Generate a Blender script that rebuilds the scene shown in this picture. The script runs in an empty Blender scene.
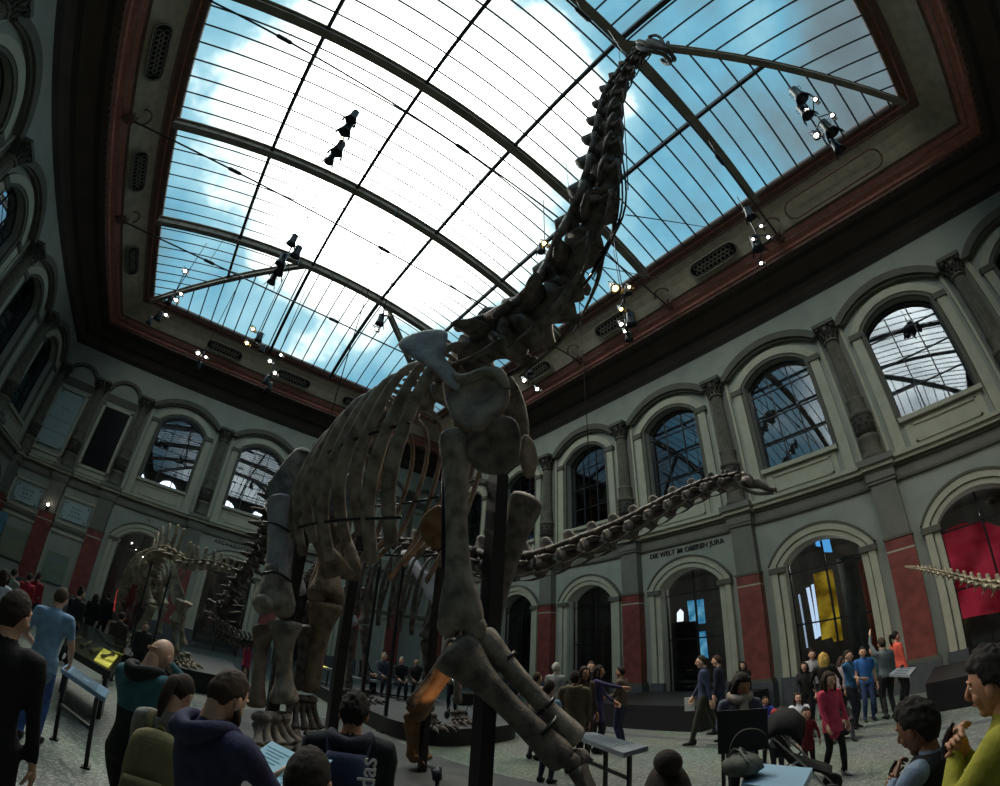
import bpy, bmesh, math, random
from mathutils import Vector, Matrix, Euler, noise
V = Vector
PI = math.pi
random.seed(7)
sc = bpy.context.scene
COL = sc.collection

# ------------------------------------------------------------------ materials
def new_mat(name):
    m = bpy.data.materials.new(name); m.use_nodes = True
    nt = m.node_tree; nt.nodes.clear()
    out = nt.nodes.new('ShaderNodeOutputMaterial')
    return m, nt, out

def hexc(h):
    h = h.lstrip('#')
    c = [int(h[i:i+2], 16)/255 for i in (0, 2, 4)]
    return [x/12.92 if x <= .04045 else ((x+.055)/1.055)**2.4 for x in c]

def mat(name, col, rough=.7, var=.25, scale=6.0, bump=.0, metal=0.0, spec=.4, col2=None, detail=4):
    """principled surface whose colour wanders with object-space noise"""
    m, nt, out = new_mat(name)
    c = hexc(col)
    c2 = hexc(col2) if col2 else [x*(1-var) for x in c]
    b = nt.nodes.new('ShaderNodeBsdfPrincipled')
    b.inputs['Roughness'].default_value = rough
    b.inputs['Metallic'].default_value = metal
    b.inputs['Specular IOR Level'].default_value = spec
    tc = nt.nodes.new('ShaderNodeTexCoord')
    nz = nt.nodes.new('ShaderNodeTexNoise'); nz.inputs['Scale'].default_value = scale; nz.inputs['Detail'].default_value = detail
    nt.links.new(tc.outputs['Object'], nz.inputs['Vector'])
    rp = nt.nodes.new('ShaderNodeValToRGB')
    rp.color_ramp.elements[0].position = .35; rp.color_ramp.elements[0].color = (*c2, 1)
    rp.color_ramp.elements[1].position = .62; rp.color_ramp.elements[1].color = (*c, 1)
    nt.links.new(nz.outputs['Fac'], rp.inputs['Fac'])
    nt.links.new(rp.outputs['Color'], b.inputs['Base Color'])
    if bump:
        bp = nt.nodes.new('ShaderNodeBump'); bp.inputs['Strength'].default_value = bump; bp.inputs['Distance'].default_value = .02
        n2 = nt.nodes.new('ShaderNodeTexNoise'); n2.inputs['Scale'].default_value = scale*5; n2.inputs['Detail'].default_value = 6
        nt.links.new(tc.outputs['Object'], n2.inputs['Vector'])
        nt.links.new(n2.outputs['Fac'], bp.inputs['Height']); nt.links.new(bp.outputs['Normal'], b.inputs['Normal'])
    nt.links.new(b.outputs['BSDF'], out.inputs['Surface'])
    return m

def emit(name, col, strength):
    m, nt, out = new_mat(name)
    e = nt.nodes.new('ShaderNodeEmission'); e.inputs['Color'].default_value = (*hexc(col), 1); e.inputs['Strength'].default_value = strength
    nt.links.new(e.outputs[0], out.inputs['Surface'])
    return m

def emit_tex(name, c1, c2, strength, scale=3.0, detail=4, dist=.0):
    m, nt, out = new_mat(name)
    tc = nt.nodes.new('ShaderNodeTexCoord')
    nz = nt.nodes.new('ShaderNodeTexNoise'); nz.inputs['Scale'].default_value = scale; nz.inputs['Detail'].default_value = detail; nz.inputs['Distortion'].default_value = dist
    nt.links.new(tc.outputs['Object'], nz.inputs['Vector'])
    rp = nt.nodes.new('ShaderNodeValToRGB')
    rp.color_ramp.elements[0].position = .35; rp.color_ramp.elements[0].color = (*hexc(c1), 1)
    rp.color_ramp.elements[1].position = .65; rp.color_ramp.elements[1].color = (*hexc(c2), 1)
    e = nt.nodes.new('ShaderNodeEmission'); e.inputs['Strength'].default_value = strength
    nt.links.new(nz.outputs['Fac'], rp.inputs['Fac']); nt.links.new(rp.outputs['Color'], e.inputs['Color'])
    nt.links.new(e.outputs[0], out.inputs['Surface'])
    return m

# ------------------------------------------------------------------ mesh building
def frame_of(t, up=V((0, 0, 1))):
    t = t.normalized()
    if abs(t.dot(up)) > .98: up = V((0, 1, 0)) if abs(t.y) < .9 else V((1, 0, 0))
    a = t.cross(up).normalized(); b = a.cross(t).normalized()
    return a, b

def crom(pts, n):
    """Catmull-Rom resample of points (any dimension lists)"""
    P = [list(p) for p in pts]
    if len(P) < 3 or n <= 1: return P
    out = []
    for i in range(len(P)-1):
        p0 = P[i-1] if i else [2*a-b for a, b in zip(P[0], P[1])]
        p1, p2 = P[i], P[i+1]
        p3 = P[i+2] if i+2 < len(P) else [2*b-a for a, b in zip(P[i], P[i+1])]
        for k in range(n):
            t = k/n
            out.append([.5*((2*b)+(c-a)*t+(2*a-5*b+4*c-d)*t*t+(-a+3*b-3*c+d)*t**3) for a, b, c, d in zip(p0, p1, p2, p3)])
    out.append(P[-1])
    return out

class MB:
    def __init__(s): s.v = []; s.f = []; s.m = []; s.mats = []; s.cur = 0; s.sm = []; s.smooth = False
    def use(s, m, smooth=None):
        if m not in s.mats: s.mats.append(m)
        s.cur = s.mats.index(m)
        if smooth is not None: s.smooth = smooth
        return s
    def add(s, vs, fs, smooth=None):
        o = len(s.v); s.v += [V(p) for p in vs]
        for f in fs:
            s.f.append([o+i for i in f]); s.m.append(s.cur); s.sm.append(s.smooth if smooth is None else smooth)
    def box(s, c, size, rz=0, M=None):
        hx, hy, hz = size[0]/2, size[1]/2, size[2]/2
        vs = [V((x, y, z)) for x in (-hx, hx) for y in (-hy, hy) for z in (-hz, hz)]
        R = Matrix.Rotation(rz, 3, 'Z') if M is None else M
        s.add([R @ p + V(c) for p in vs], [(0, 1, 3, 2), (4, 6, 7, 5), (0, 4, 5, 1), (2, 3, 7, 6), (0, 2, 6, 4), (1, 5, 7, 3)], False)
    def b2(s, lo, hi):
        lo, hi = V(lo), V(hi); s.box((lo+hi)/2, hi-lo)
    def beam(s, a, b, w, h, up=V((0, 0, 1))):
        a, b = V(a), V(b); x, y = frame_of(b-a, up)
        vs = [p + x*i*w/2 + y*j*h/2 for p in (a, b) for i, j in ((-1, -1), (1, -1), (1, 1), (-1, 1))]
        s.add(vs, [(0, 1, 2, 3), (4, 7, 6, 5), (0, 4, 5, 1), (1, 5, 6, 2), (2, 6, 7, 3), (3, 7, 4, 0)], False)
    def tube(s, pts, rad, seg=8, n=1, cap=True, up=V((0, 0, 1)), smooth=True, fixup=False):
        """pts centre line, rad scalar / list of r / list of (rx, ry); n = Catmull-Rom subdivisions"""
        k = len(pts)
        rr = [rad]*k if not isinstance(rad, (list, tuple)) else list(rad)
        rr = [(r, r) if not isinstance(r, (list, tuple)) else r for r in rr]
        D = crom([list(p)+list(r) for p, r in zip(pts, rr)], n) if n > 1 and k > 2 else [list(p)+list(r) for p, r in zip(pts, rr)]
        P = [V(d[:3]) for d in D]; R = [(max(d[3], 1e-4), max(d[4], 1e-4)) for d in D]
        vs, fs = [], []; pa = None
        for i, p in enumerate(P):
            t = P[min(i+1, len(P)-1)] - P[max(i-1, 0)]
            if t.length < 1e-9: t = V((0, 0, 1))
            t.normalize()
            if pa is None or fixup: a, b = frame_of(t, up)
            else:
                a = pa - t*pa.dot(t)
                a = a.normalized() if a.length > 1e-6 else frame_of(t, up)[0]
                b = a.cross(t).normalized()
            pa = a
            for j in range(seg):
                w = 2*PI*j/seg
                vs.append(p + a*math.cos(w)*R[i][0] + b*math.sin(w)*R[i][1])
        for i in range(len(P)-1):
            for j in range(seg):
                q = (j+1) % seg
                fs.append((i*seg+j, i*seg+q, (i+1)*seg+q, (i+1)*seg+j))
        if cap:
            fs.append(tuple(range(seg-1, -1, -1))); o = (len(P)-1)*seg; fs.append(tuple(o+j for j in range(seg)))
        s.add(vs, fs, smooth)
    def lathe(s, prof, c, seg=16, axis=V((0, 0, 1)), smooth=True):
        """prof list of (r, h) along axis from c"""
        c = V(c); axis = V(axis).normalized(); a, b = frame_of(axis)
        vs = [c + axis*h + (a*math.cos(2*PI*j/seg)+b*math.sin(2*PI*j/seg))*max(r, 1e-4) for r, h in prof for j in range(seg)]
        fs = [(i*seg+j, i*seg+(j+1) % seg, (i+1)*seg+(j+1) % seg, (i+1)*seg+j) for i in range(len(prof)-1) for j in range(seg)]
        fs.append(tuple(range(seg-1, -1, -1))); o = (len(prof)-1)*seg; fs.append(tuple(o+j for j in range(seg)))
        s.add(vs, fs, smooth)
    def ball(s, c, r, seg=12, ring=8, M=None, fn=None):
        r = r if isinstance(r, (tuple, list, Vector)) else (r, r, r)
        vs = []
        for i in range(ring+1):
            th = PI*i/ring
            for j in range(seg):
                ph = 2*PI*j/seg
                d = V((math.sin(th)*math.cos(ph), math.sin(th)*math.sin(ph), math.cos(th)))
                p = V((d.x*r[0], d.y*r[1], d.z*r[2]))
                if fn: p = fn(d, p)
                vs.append((M @ p if M is not None else p) + V(c))
        fs = [(i*seg+j, (i+1)*seg+j, (i+1)*seg+(j+1) % seg, i*seg+(j+1) % seg) for i in range(ring) for j in range(seg)]
        s.add(vs, fs, True)
    def prism(s, poly, o, ex, ey, depth, smooth=False):
        """polygon of (u, v) in plane o+u*ex+v*ey extruded along ex x ey by +-depth/2"""
        o, ex, ey = V(o), V(ex), V(ey); n = ex.cross(ey).normalized()*depth/2
        k = len(poly)
        vs = [o+ex*u+ey*w-n for u, w in poly]+[o+ex*u+ey*w+n for u, w in poly]
        fs = [tuple(range(k-1, -1, -1)), tuple(range(k, 2*k))]+[(i, (i+1) % k, k+(i+1) % k, k+i) for i in range(k)]
        s.add(vs, fs, smooth)
    def sheet(s, rows, smooth=True, close=False):
        """grid of points -> quads"""
        m = len(rows[0]); vs = [p for r in rows for p in r]; fs = []
        for i in range(len(rows)-1):
            for j in range(m if close else m-1):
                fs.append((i*m+j, i*m+(j+1) % m, (i+1)*m+(j+1) % m, (i+1)*m+j))
        s.add(vs, fs, smooth)
    def build(s, name, parent=None, mat=None, loc=None, rot=None, solid=None, sub=0, bev=0, world=True):
        """link as ONE mesh object; geometry is given in world space (world=True) or in the parent's space"""
        me = bpy.data.meshes.new(name)
        off = V((0, 0, 0))
        if parent is not None and world: off = wloc(parent)
        elif parent is None and loc is not None and world: off = V(loc)
        me.from_pydata([tuple(p-off) for p in s.v], [], s.f)
        ms = [mat] if mat else s.mats
        for m in ms: me.materials.append(m)
        if not mat: me.polygons.foreach_set('material_index', s.m)
        me.polygons.foreach_set('use_smooth', s.sm)
        me.update()
        bm = bmesh.new(); bm.from_mesh(me); bmesh.ops.recalc_face_normals(bm, faces=bm.faces); bm.to_mesh(me); bm.free()
        o = bpy.data.objects.new(name, me); COL.objects.link(o)
        if parent is not None: o.parent = parent
        if loc is not None and parent is None: o.location = loc
        if rot is not None: o.rotation_euler = rot
        if solid:
            md = o.modifiers.new('s', 'SOLIDIFY'); md.thickness = solid; md.offset = 0
        if bev:
            md = o.modifiers.new('b', 'BEVEL'); md.width = bev; md.segments = 2; md.limit_method = 'ANGLE'
        if sub:
            md = o.modifiers.new('u', 'SUBSURF'); md.levels = sub; md.render_levels = sub
        return o

def wloc(o):
    p = V(o.location)
    while o.parent is not None:
        o = o.parent; p = p + V(o.location)
    return p

def tag(o, label=None, cat=None, group=None, kind=None):
    if label: o['label'] = label
    if cat: o['category'] = cat
    if group: o['group'] = group
    if kind: o['kind'] = kind
    return o
def empty(name, loc, label=None, cat=None, group=None, rz=0, kind=None):
    o = bpy.data.objects.new(name, None); o.empty_display_size = .2; COL.objects.link(o)
    o.location = loc; o.rotation_euler = (0, 0, rz)
    return tag(o, label, cat, group, kind)
KIDS = {}
def copy_tree(root, loc, rz=None, label=None, group=None, scale=None):
    def cp(o, parent):
        c = o.copy(); COL.objects.link(c)
        if parent is not None: c.parent = parent; c.matrix_parent_inverse = Matrix()
        for ch in [x for x in ALLK.get(o.name, [])]: cp(ch, c)
        return c
    ALLK = {}
    def walk(o):
        ALLK[o.name] = list(o.children)
        for ch in o.children: walk(ch)
    walk(root)
    r = cp(root, None); r.location = loc
    if rz is not None: r.rotation_euler = (0, 0, rz)
    if scale: r.scale = (scale,)*3
    if label: r['label'] = label
    if group: r['group'] = group
    return r
def text_mesh(mb, txt, size, o, ex, ey, depth=.02, align='CENTER', spacing=1.0):
    """lettering as thin solid glyphs added to a mesh builder"""
    cu = bpy.data.curves.new('lettering', 'FONT'); cu.body = txt; cu.size = size; cu.align_x = align; cu.align_y = 'CENTER'
    cu.extrude = depth/2; cu.space_character = spacing; cu.offset = size*.01; cu.resolution_u = 3
    ob = bpy.data.objects.new('lettering', cu); COL.objects.link(ob)
    bpy.context.view_layer.update()
    me = bpy.data.meshes.new_from_object(ob.evaluated_get(bpy.context.evaluated_depsgraph_get()))
    ex, ey = V(ex).normalized(), V(ey).normalized(); n = ex.cross(ey)
    mb.add([V(o)+ex*v.co.x+ey*v.co.y+n*v.co.z for v in me.vertices], [tuple(p.vertices) for p in me.polygons], False)
    bpy.data.objects.remove(ob); bpy.data.curves.remove(cu); bpy.data.meshes.remove(me)
# ------------------------------------------------------------------ camera
H = 1.9
cd = bpy.data.cameras.new('camera'); cam = bpy.data.objects.new('camera', cd); COL.objects.link(cam); sc.camera = cam
cd.type = 'PANO'; cd.panorama_type = 'FISHEYE_LENS_POLYNOMIAL'
cd.fisheye_fov = 3.1; cd.sensor_width = 36; cd.sensor_height = 36*.786; cd.sensor_fit = 'HORIZONTAL'
cd.fisheye_polynomial_k0 = 0
cd.fisheye_polynomial_k1, cd.fisheye_polynomial_k2, cd.fisheye_polynomial_k3, cd.fisheye_polynomial_k4 = (-0.06196373872677165, 3.042074960017869e-05, 2.0634407244972858e-05, -3.9173136444965067e-07)
def cam_rot(yaw, pitch, roll):
    cy, sy, cp, sp = math.cos(yaw), math.sin(yaw), math.cos(pitch), math.sin(pitch)
    f = V((sy*cp, cy*cp, sp)); r = V((cy, -sy, 0)); u = r.cross(f)
    cr, sr = math.cos(roll), math.sin(roll)
    r2 = r*cr+u*sr; u2 = u*cr-r*sr
    return Matrix((r2, u2, -f)).transposed()
cam.matrix_world = Matrix.Translation((0, 0, H)) @ cam_rot(.636, .569, .062).to_4x4()
cd.clip_start = .05

# ------------------------------------------------------------------ sky (clouds with the sun behind them, and added side glows)
w = bpy.data.worlds.new('sky'); sc.world = w; w.use_nodes = True
nt = w.node_tree; nt.nodes.clear()
N = nt.nodes.new; L = nt.links.new
out = N('ShaderNodeOutputWorld'); bg = N('ShaderNodeBackground'); bg2 = N('ShaderNodeBackground'); ad = N('ShaderNodeAddShader'); L(bg.outputs[0], ad.inputs[0]); L(bg2.outputs[0], ad.inputs[1]); L(ad.outputs[0], out.inputs[0])
bg2.inputs['Color'].default_value = (1, .93, .82, 1)
tc = N('ShaderNodeTexCoord')
def math_node(op, a, b=None):
    n = N('ShaderNodeMath'); n.operation = op
    for i, x in enumerate((a, b)):
        if x is None: continue
        if isinstance(x, (int, float)): n.inputs[i].default_value = x
        else: L(x, n.inputs[i])
    return n.outputs[0]
def glow(d, width):
    dv = V(d).normalized()
    n = N('ShaderNodeVectorMath'); n.operation = 'DOT_PRODUCT'; n.inputs[1].default_value = dv
    nn = N('ShaderNodeVectorMath'); nn.operation = 'NORMALIZE'; L(tc.outputs['Generated'], nn.inputs[0]); L(nn.outputs[0], n.inputs[0])
    a = math_node('SUBTRACT', 1.0, n.outputs['Value'])
    return math_node('POWER', math.e, math_node('MULTIPLY', a, -1.0/width))
nz = N('ShaderNodeTexNoise'); nz.inputs['Scale'].default_value = 3.2; nz.inputs['Detail'].default_value = 5; nz.inputs['Roughness'].default_value = .55
L(tc.outputs['Generated'], nz.inputs['Vector'])
GL = [((0.11, 0.49, 0.865), 0.105, 1.1), ((0.41, -0.16, 0.9), 0.005, 0.3), ((-0.85, -0.1, 0.5), 0.12, 0.85), ((0, -0.85, 0.5), 0.15, 0.68), ((0.85, 0.35, 0.38), 0.05, 0.7), ((0.05, 0.95, 0.22), 0.03, 0.7)]  # side and rear glows out of view are added to light the walls
acc = None
for d, wd, amp in GL:
    g = math_node('MULTIPLY', glow(d, wd), amp)
    acc = g if acc is None else math_node('ADD', acc, g)
cl = math_node('MULTIPLY', math_node('SUBTRACT', nz.outputs['Fac'], .5), 1.1)
val = math_node('ADD', acc, cl)
rp = N('ShaderNodeValToRGB'); L(val, rp.inputs['Fac'])
els = rp.color_ramp.elements
els[0].position = 0.0; els[0].color = (*[x*.6 for x in hexc('#8f9ea5')], 1)
els[1].position = 1.0; els[1].color = (1, 1, 1, 1)
for p, c, s in ((.12, '#95aeb9', .66), (.33, '#86cdea', .84), (.5, '#b4e6f6', 1.0), (.62, '#e2f6fb', 1.05)):
    e = els.new(p); e.color = (*[x*s for x in hexc(c)], 1)
L(rp.outputs['Color'], bg.inputs['Color'])
core = math_node('MULTIPLY', math_node('POWER', math_node('MINIMUM', math_node('MAXIMUM', math_node('DIVIDE', math_node('SUBTRACT', val, .5), .36), 0.0), 1.0), 1.5), 4.2)
bg.inputs['Strength'].default_value = .52
L(core, bg2.inputs['Strength'])
w.cycles.sampling_method = 'MANUAL'; w.cycles.sample_map_resolution = 1024

sc.view_settings.view_transform = 'Standard'; sc.view_settings.look = 'None'; sc.view_settings.gamma = 1
sc.view_settings.use_curve_mapping = False
sc.view_settings.exposure = .8
sc.cycles.use_denoising = True
sc.cycles.max_bounces = 10; sc.cycles.diffuse_bounces = 5; sc.cycles.glossy_bounces = 4; sc.cycles.transparent_max_bounces = 16; sc.cycles.transmission_bounces = 6
sc.cycles.sample_clamp_indirect = 8; sc.cycles.caustics_reflective = False; sc.cycles.caustics_refractive = False
# ------------------------------------------------------------------ the hall
XL, XR, YN, YF = -10.25, 15.8, -9.02, 27.54
CX = (XL+XR)/2
ZC, ZG, SET = 13.78, 16.45, 3.7
WALLP = mat('wall_plaster', '#a2a59b', .85, .12, 1.2, .05)
MOULD = mat('moulding_stone', '#b9b6a3', .8, .12, 2.5, .05)
MDARK = mat('archivolt_stone', '#66645a', .85, .15, 2.5, .05)
PIER = mat('pier_stone', '#7c7a72', .8, .15, 2, .05)
REDP = mat('red_marble', '#8c4a45', .45, .35, 3.0, .0)
COLST = mat('column_stone', '#6e695c', .75, .3, 5, .15)
ORN = mat('ornament_stone', '#4a453e', .8, .4, 14, .4)
PLINTH = mat('plinth_stone', '#55575c', .6, .2, 3)
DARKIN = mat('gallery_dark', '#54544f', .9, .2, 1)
COVE = mat('cove_paint', '#574a43', .85, .2, .8)
COVE2 = mat('cove_stripe', '#3b3530', .85, .2, .8)
REDC = mat('cornice_red', '#c28074', .75, .25, 5, .1)
FRIEZE = mat('frieze_cream', '#b5aa95', .8, .2, 3, .05)
FRBRN = mat('frame_brown', '#7a5a50', .6, .25, 4)
IRON = mat('painted_iron', '#948b7f', .55, .25, 2)
IRON2 = mat('dark_iron', '#33343c', .5, .2, 4)
BLACK = mat('black_metal', '#17181a', .45, .2, 5)

# floor: speckled terrazzo
m, nt, out = new_mat('terrazzo'); FLOORM = m
b = nt.nodes.new('ShaderNodeBsdfPrincipled'); b.inputs['Roughness'].default_value = .42
tc = nt.nodes.new('ShaderNodeTexCoord')
vo = nt.nodes.new('ShaderNodeTexVoronoi'); vo.inputs['Scale'].default_value = 42
nz = nt.nodes.new('ShaderNodeTexNoise'); nz.inputs['Scale'].default_value = .5
rp = nt.nodes.new('ShaderNodeValToRGB'); rp.color_ramp.interpolation = 'CONSTANT'
for i, (p, c) in enumerate(((0, '#535c58'), (.35, '#767f79'), (.6, '#606965'), (.8, '#989f96'))):
    e = rp.color_ramp.elements[i] if i < 2 else rp.color_ramp.elements.new(p)
    e.position = p; e.color = (*hexc(c), 1)
mx = nt.nodes.new('ShaderNodeMix'); mx.data_type = 'RGBA'; mx.blend_type = 'MULTIPLY'; mx.inputs['Factor'].default_value = .35
sp = nt.nodes.new('ShaderNodeSeparateColor')
nt.links.new(tc.outputs['Object'], vo.inputs['Vector']); nt.links.new(tc.outputs['Object'], nz.inputs['Vector'])
nt.links.new(vo.outputs['Color'], sp.inputs[0]); nt.links.new(sp.outputs[0], rp.inputs['Fac'])
nt.links.new(rp.outputs['Color'], mx.inputs['A']); nt.links.new(nz.outputs['Color'], mx.inputs['B'])
nt.links.new(mx.outputs['Result'], b.inputs['Base Color']); nt.links.new(b.outputs[0], out.inputs[0])

# glass of the hall windows: dark, mirror-like sheet
def glass(name, tint, refl, rough=.02):
    m, nt, out = new_mat(name)
    g = nt.nodes.new('ShaderNodeBsdfGlossy'); g.inputs['Roughness'].default_value = rough; g.inputs['Color'].default_value = (.8, .88, 1, 1)
    t = nt.nodes.new('ShaderNodeBsdfTransparent'); t.inputs['Color'].default_value = (*hexc(tint), 1)
    mx = nt.nodes.new('ShaderNodeMixShader')
    lw = nt.nodes.new('ShaderNodeLayerWeight'); lw.inputs['Blend'].default_value = .35
    ma = nt.nodes.new('ShaderNodeMath'); ma.operation = 'MULTIPLY_ADD'; ma.inputs[1].default_value = .5; ma.inputs[2].default_value = refl
    nt.links.new(lw.outputs['Fresnel'], ma.inputs[0]); nt.links.new(ma.outputs[0], mx.inputs['Fac'])
    nt.links.new(t.outputs[0], mx.inputs[1]); nt.links.new(g.outputs[0], mx.inputs[2]); nt.links.new(mx.outputs[0], out.inputs[0])
    return m
PANE = glass('window_glass', '#9aa4ac', .10)
PANE2 = glass('door_glass', '#c4ccd0', .05)

def struct(o): o['kind'] = 'structure'; return o

mb = MB().use(FLOORM); mb.b2((XL-8, YN-1, -.3), (XR+8, YF+8, 0)); struct(mb.build('floor'))

def arch_pts(uc, hw, zs, rise, n=14):
    """segmental arch from left springing to right springing"""
    R = (hw*hw+rise*rise)/(2*rise); a = math.asin(min(1, hw/R)); zc = zs+rise-R
    return [(uc+R*math.sin(-a+2*a*i/n), zc+R*math.cos(-a+2*a*i/n)) for i in range(n+1)]

class Wall:
    def __init__(s, pos): s.p = pos; s.mb = MB()
    def quad(s, a, b, c, d): s.mb.add([s.p(*a), s.p(*b), s.p(*c), s.p(*d)], [(0, 1, 2, 3)], False)
    def rect(s, u0, u1, z0, z1, d=0): s.quad((u0, z0, d), (u1, z0, d), (u1, z1, d), (u0, z1, d))
    def block(s, u0, u1, z0, z1, d0, d1, mb=None):
        mb = mb or s.mb
        vs = [s.p(u, z, d) for u in (u0, u1) for z in (z0, z1) for d in (d0, d1)]
        mb.add(vs, [(0, 1, 3, 2), (4, 6, 7, 5), (0, 4, 5, 1), (2, 3, 7, 6), (0, 2, 6, 4), (1, 5, 7, 3)], False)
    def opening(s, u0, u1, z0, z1, uc, hw, zb, zs, rise, depth=.55):
        s.rect(u0, uc-hw, z0, z1); s.rect(uc+hw, u1, z0, z1)
        if zb > z0: s.rect(uc-hw, uc+hw, z0, zb)
        A = arch_pts(uc, hw, zs, rise)
        for (a, za), (b, zb2) in zip(A, A[1:]): s.quad((a, za, 0), (b, zb2, 0), (b, z1, 0), (a, z1, 0))
        path = [(uc-hw, zb)]+A+[(uc+hw, zb)]
        for (a, za), (b, zb2) in zip(path, path[1:]): s.quad((a, za, 0), (b, zb2, 0), (b, zb2, depth), (a, za, depth))
        s.quad((uc-hw, zb, 0), (uc+hw, zb, 0), (uc+hw, zb, depth), (uc-hw, zb, depth))
    def band(s, uc, hw0, hw1, zb, zs, rise0, rise1, proud, jamb=True):
        """raised archivolt between two concentric arches, with legs down to zb"""
        A = arch_pts(uc, hw0, zs, rise0, 16); B = arch_pts(uc, hw1, zs, rise1, 16)
        if jamb: A = [(uc-hw0, zb)]+A+[(uc+hw0, zb)]; B = [(uc-hw1, zb)]+B+[(uc+hw1, zb)]
        for i in range(len(A)-1):
            a, a2, b, b2 = A[i], A[i+1], B[i], B[i+1]
            s.quad((*a, -proud), (*a2, -proud), (*b2, -proud), (*b, -proud))
            s.quad((*b, 0), (*b2, 0), (*b2, -proud), (*b, -proud))
            s.quad((*a, 0), (*a2, 0), (*a2, -proud), (*a, -proud))
        for e in (0, -1): s.quad((*A[e], 0), (*B[e], 0), (*B[e], -proud), (*A[e], -proud))

win_n, door_n, trim_n = [0], [0], [0]
def make_window(W, uc, hw, zb, zs, rise, nx=3, nz=4):
    win_n[0] += 1
    mb = MB().use(IRON2)
    A = arch_pts(uc, hw, zs, rise, 16)
    d0, d1 = .3, .36
    for i in range(1, nx):
        u = uc-hw+2*hw*i/nx
        W.block(u-.02, u+.02, zb, zs+rise*.85, d0, d1, mb)
    for k in range(1, nz):
        z = zb+(zs-zb)*k/(nz-.6)
        W.block(uc-hw, uc+hw, z-.018, z+.018, d0, d1, mb)
    path = [(uc-hw, zb)]+A+[(uc+hw, zb), (uc-hw, zb)]
    for (a, za), (b, z2) in zip(path, path[1:]):
        mb.beam(W.p(a, za, .33), W.p(b, z2, .33), .07, .07)
    f = struct(mb.build('window_%d' % win_n[0], loc=W.p(uc, zb, .33)))
    g = MB().use(PANE); k = len(A)
    g.add([W.p(u, z, .335) for u, z in A]+[W.p(uc+hw, zb, .335), W.p(uc-hw, zb, .335)], [tuple(range(k+2))], False)
    g.build('pane', f)

def lower_door(W, uc, hw, zs, rise, sill=0.0):
    door_n[0] += 1
    mb = MB().use(BLACK)
    W.block(uc-.03, uc+.03, sill, zs+rise*.9, .35, .42, mb)
    for z in (2.5, 4.2): W.block(uc-hw, uc+hw, z-.025, z+.025, .35, .42, mb)
    for sgn in (-1, 1): W.block(uc+sgn*hw-.04, uc+sgn*hw+.04, sill, zs, .35, .42, mb)
    f = struct(mb.build('door_%d' % door_n[0], loc=W.p(uc, 0, .4)))
    g = MB().use(PANE2); A = arch_pts(uc, hw, zs, rise, 12)
    g.add([W.p(u, z, .4) for u, z in A]+[W.p(uc+hw, sill, .4), W.p(uc-hw, sill, .4)], [tuple(range(len(A)+2))], False)
    g.build('pane', f)

def upper_bay(W, u0, u1, glazed=True, panel=False):
    uc = (u0+u1)/2; wd = u1-u0
    W.mb.use(WALLP)
    if wd < 4:            # narrow blind bay with a framed rectangular field
        W.rect(u0, u1, 6.1, ZC+.1)
        hw = wd/2-.62
        W.mb.use(MOULD)
        for a, b, c, d in ((uc-hw-.16, uc-hw, 7.3, 11.1), (uc+hw, uc+hw+.16, 7.3, 11.1), (uc-hw-.16, uc+hw+.16, 10.95, 11.13), (uc-hw-.16, uc+hw+.16, 7.25, 7.42)):
            W.block(a, b, c, d, 0, -.12)
        W.block(uc-hw, uc+hw, 6.95, 7.2, 0, -.08)
        W.mb.use(MDARK); W.band(uc, wd/2-.52, wd/2-.3, 11.95, 11.95, .72, .9, .18, False)
        W.block(u0+.2, u1-.2, 11.3, 11.75, 0, -.05)
        return
    hw, zb, zs, rise = 1.3, 7.88, 11.45, .62
    if glazed: W.opening(u0, u1, 6.1, ZC+.1, uc, hw, zb, zs, rise, .6); make_window(W, uc, hw, zb, zs, rise)
    else: W.rect(u0, u1, 6.1, ZC+.1)
    W.mb.use(MDARK); W.band(uc, hw, hw+.16, zb, zs, rise, rise+.12, .1)
    W.mb.use(MOULD); W.band(uc, hw+.18, hw+.52, 6.85, zs, rise+.14, rise+.46, .14)
    W.mb.use(MDARK)
    for sg in (-1, 1): W.block(uc+sg*(hw+.35)-.24, uc+sg*(hw+.35)+.24, 11.2, 11.42, 0, -.2)
    W.mb.use(MDARK); W.band(uc, 1.93, 2.28, 12.0, 12.0, .78, 1.08, .32, False)
    W.band(uc, 1.83, 1.95, 12.0, 12.0, .68, .8, .2, False)
    W.mb.use(MOULD)      # sill and its panel
    W.block(uc-hw-.12, uc+hw+.12, 7.75, 7.9, .1, -.2)
    W.block(uc-hw, uc+hw, 6.9, 7.72, 0, -.05)
    for z0, z1, a, b in ((7.55, 7.62, -1.1, 1.1), (7.0, 7.07, -1.1, 1.1), (7.0, 7.62, -1.1, -1.03), (7.0, 7.62, 1.03, 1.1)):
        W.block(uc+a, uc+b, z0, z1, -.05, -.1)
    for sg in (-1, 1):   # pilaster strips beside the window
        W.block(uc+sg*2.08-.1, uc+sg*2.08+.1, 6.85, 12.0, 0, -.1)

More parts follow.
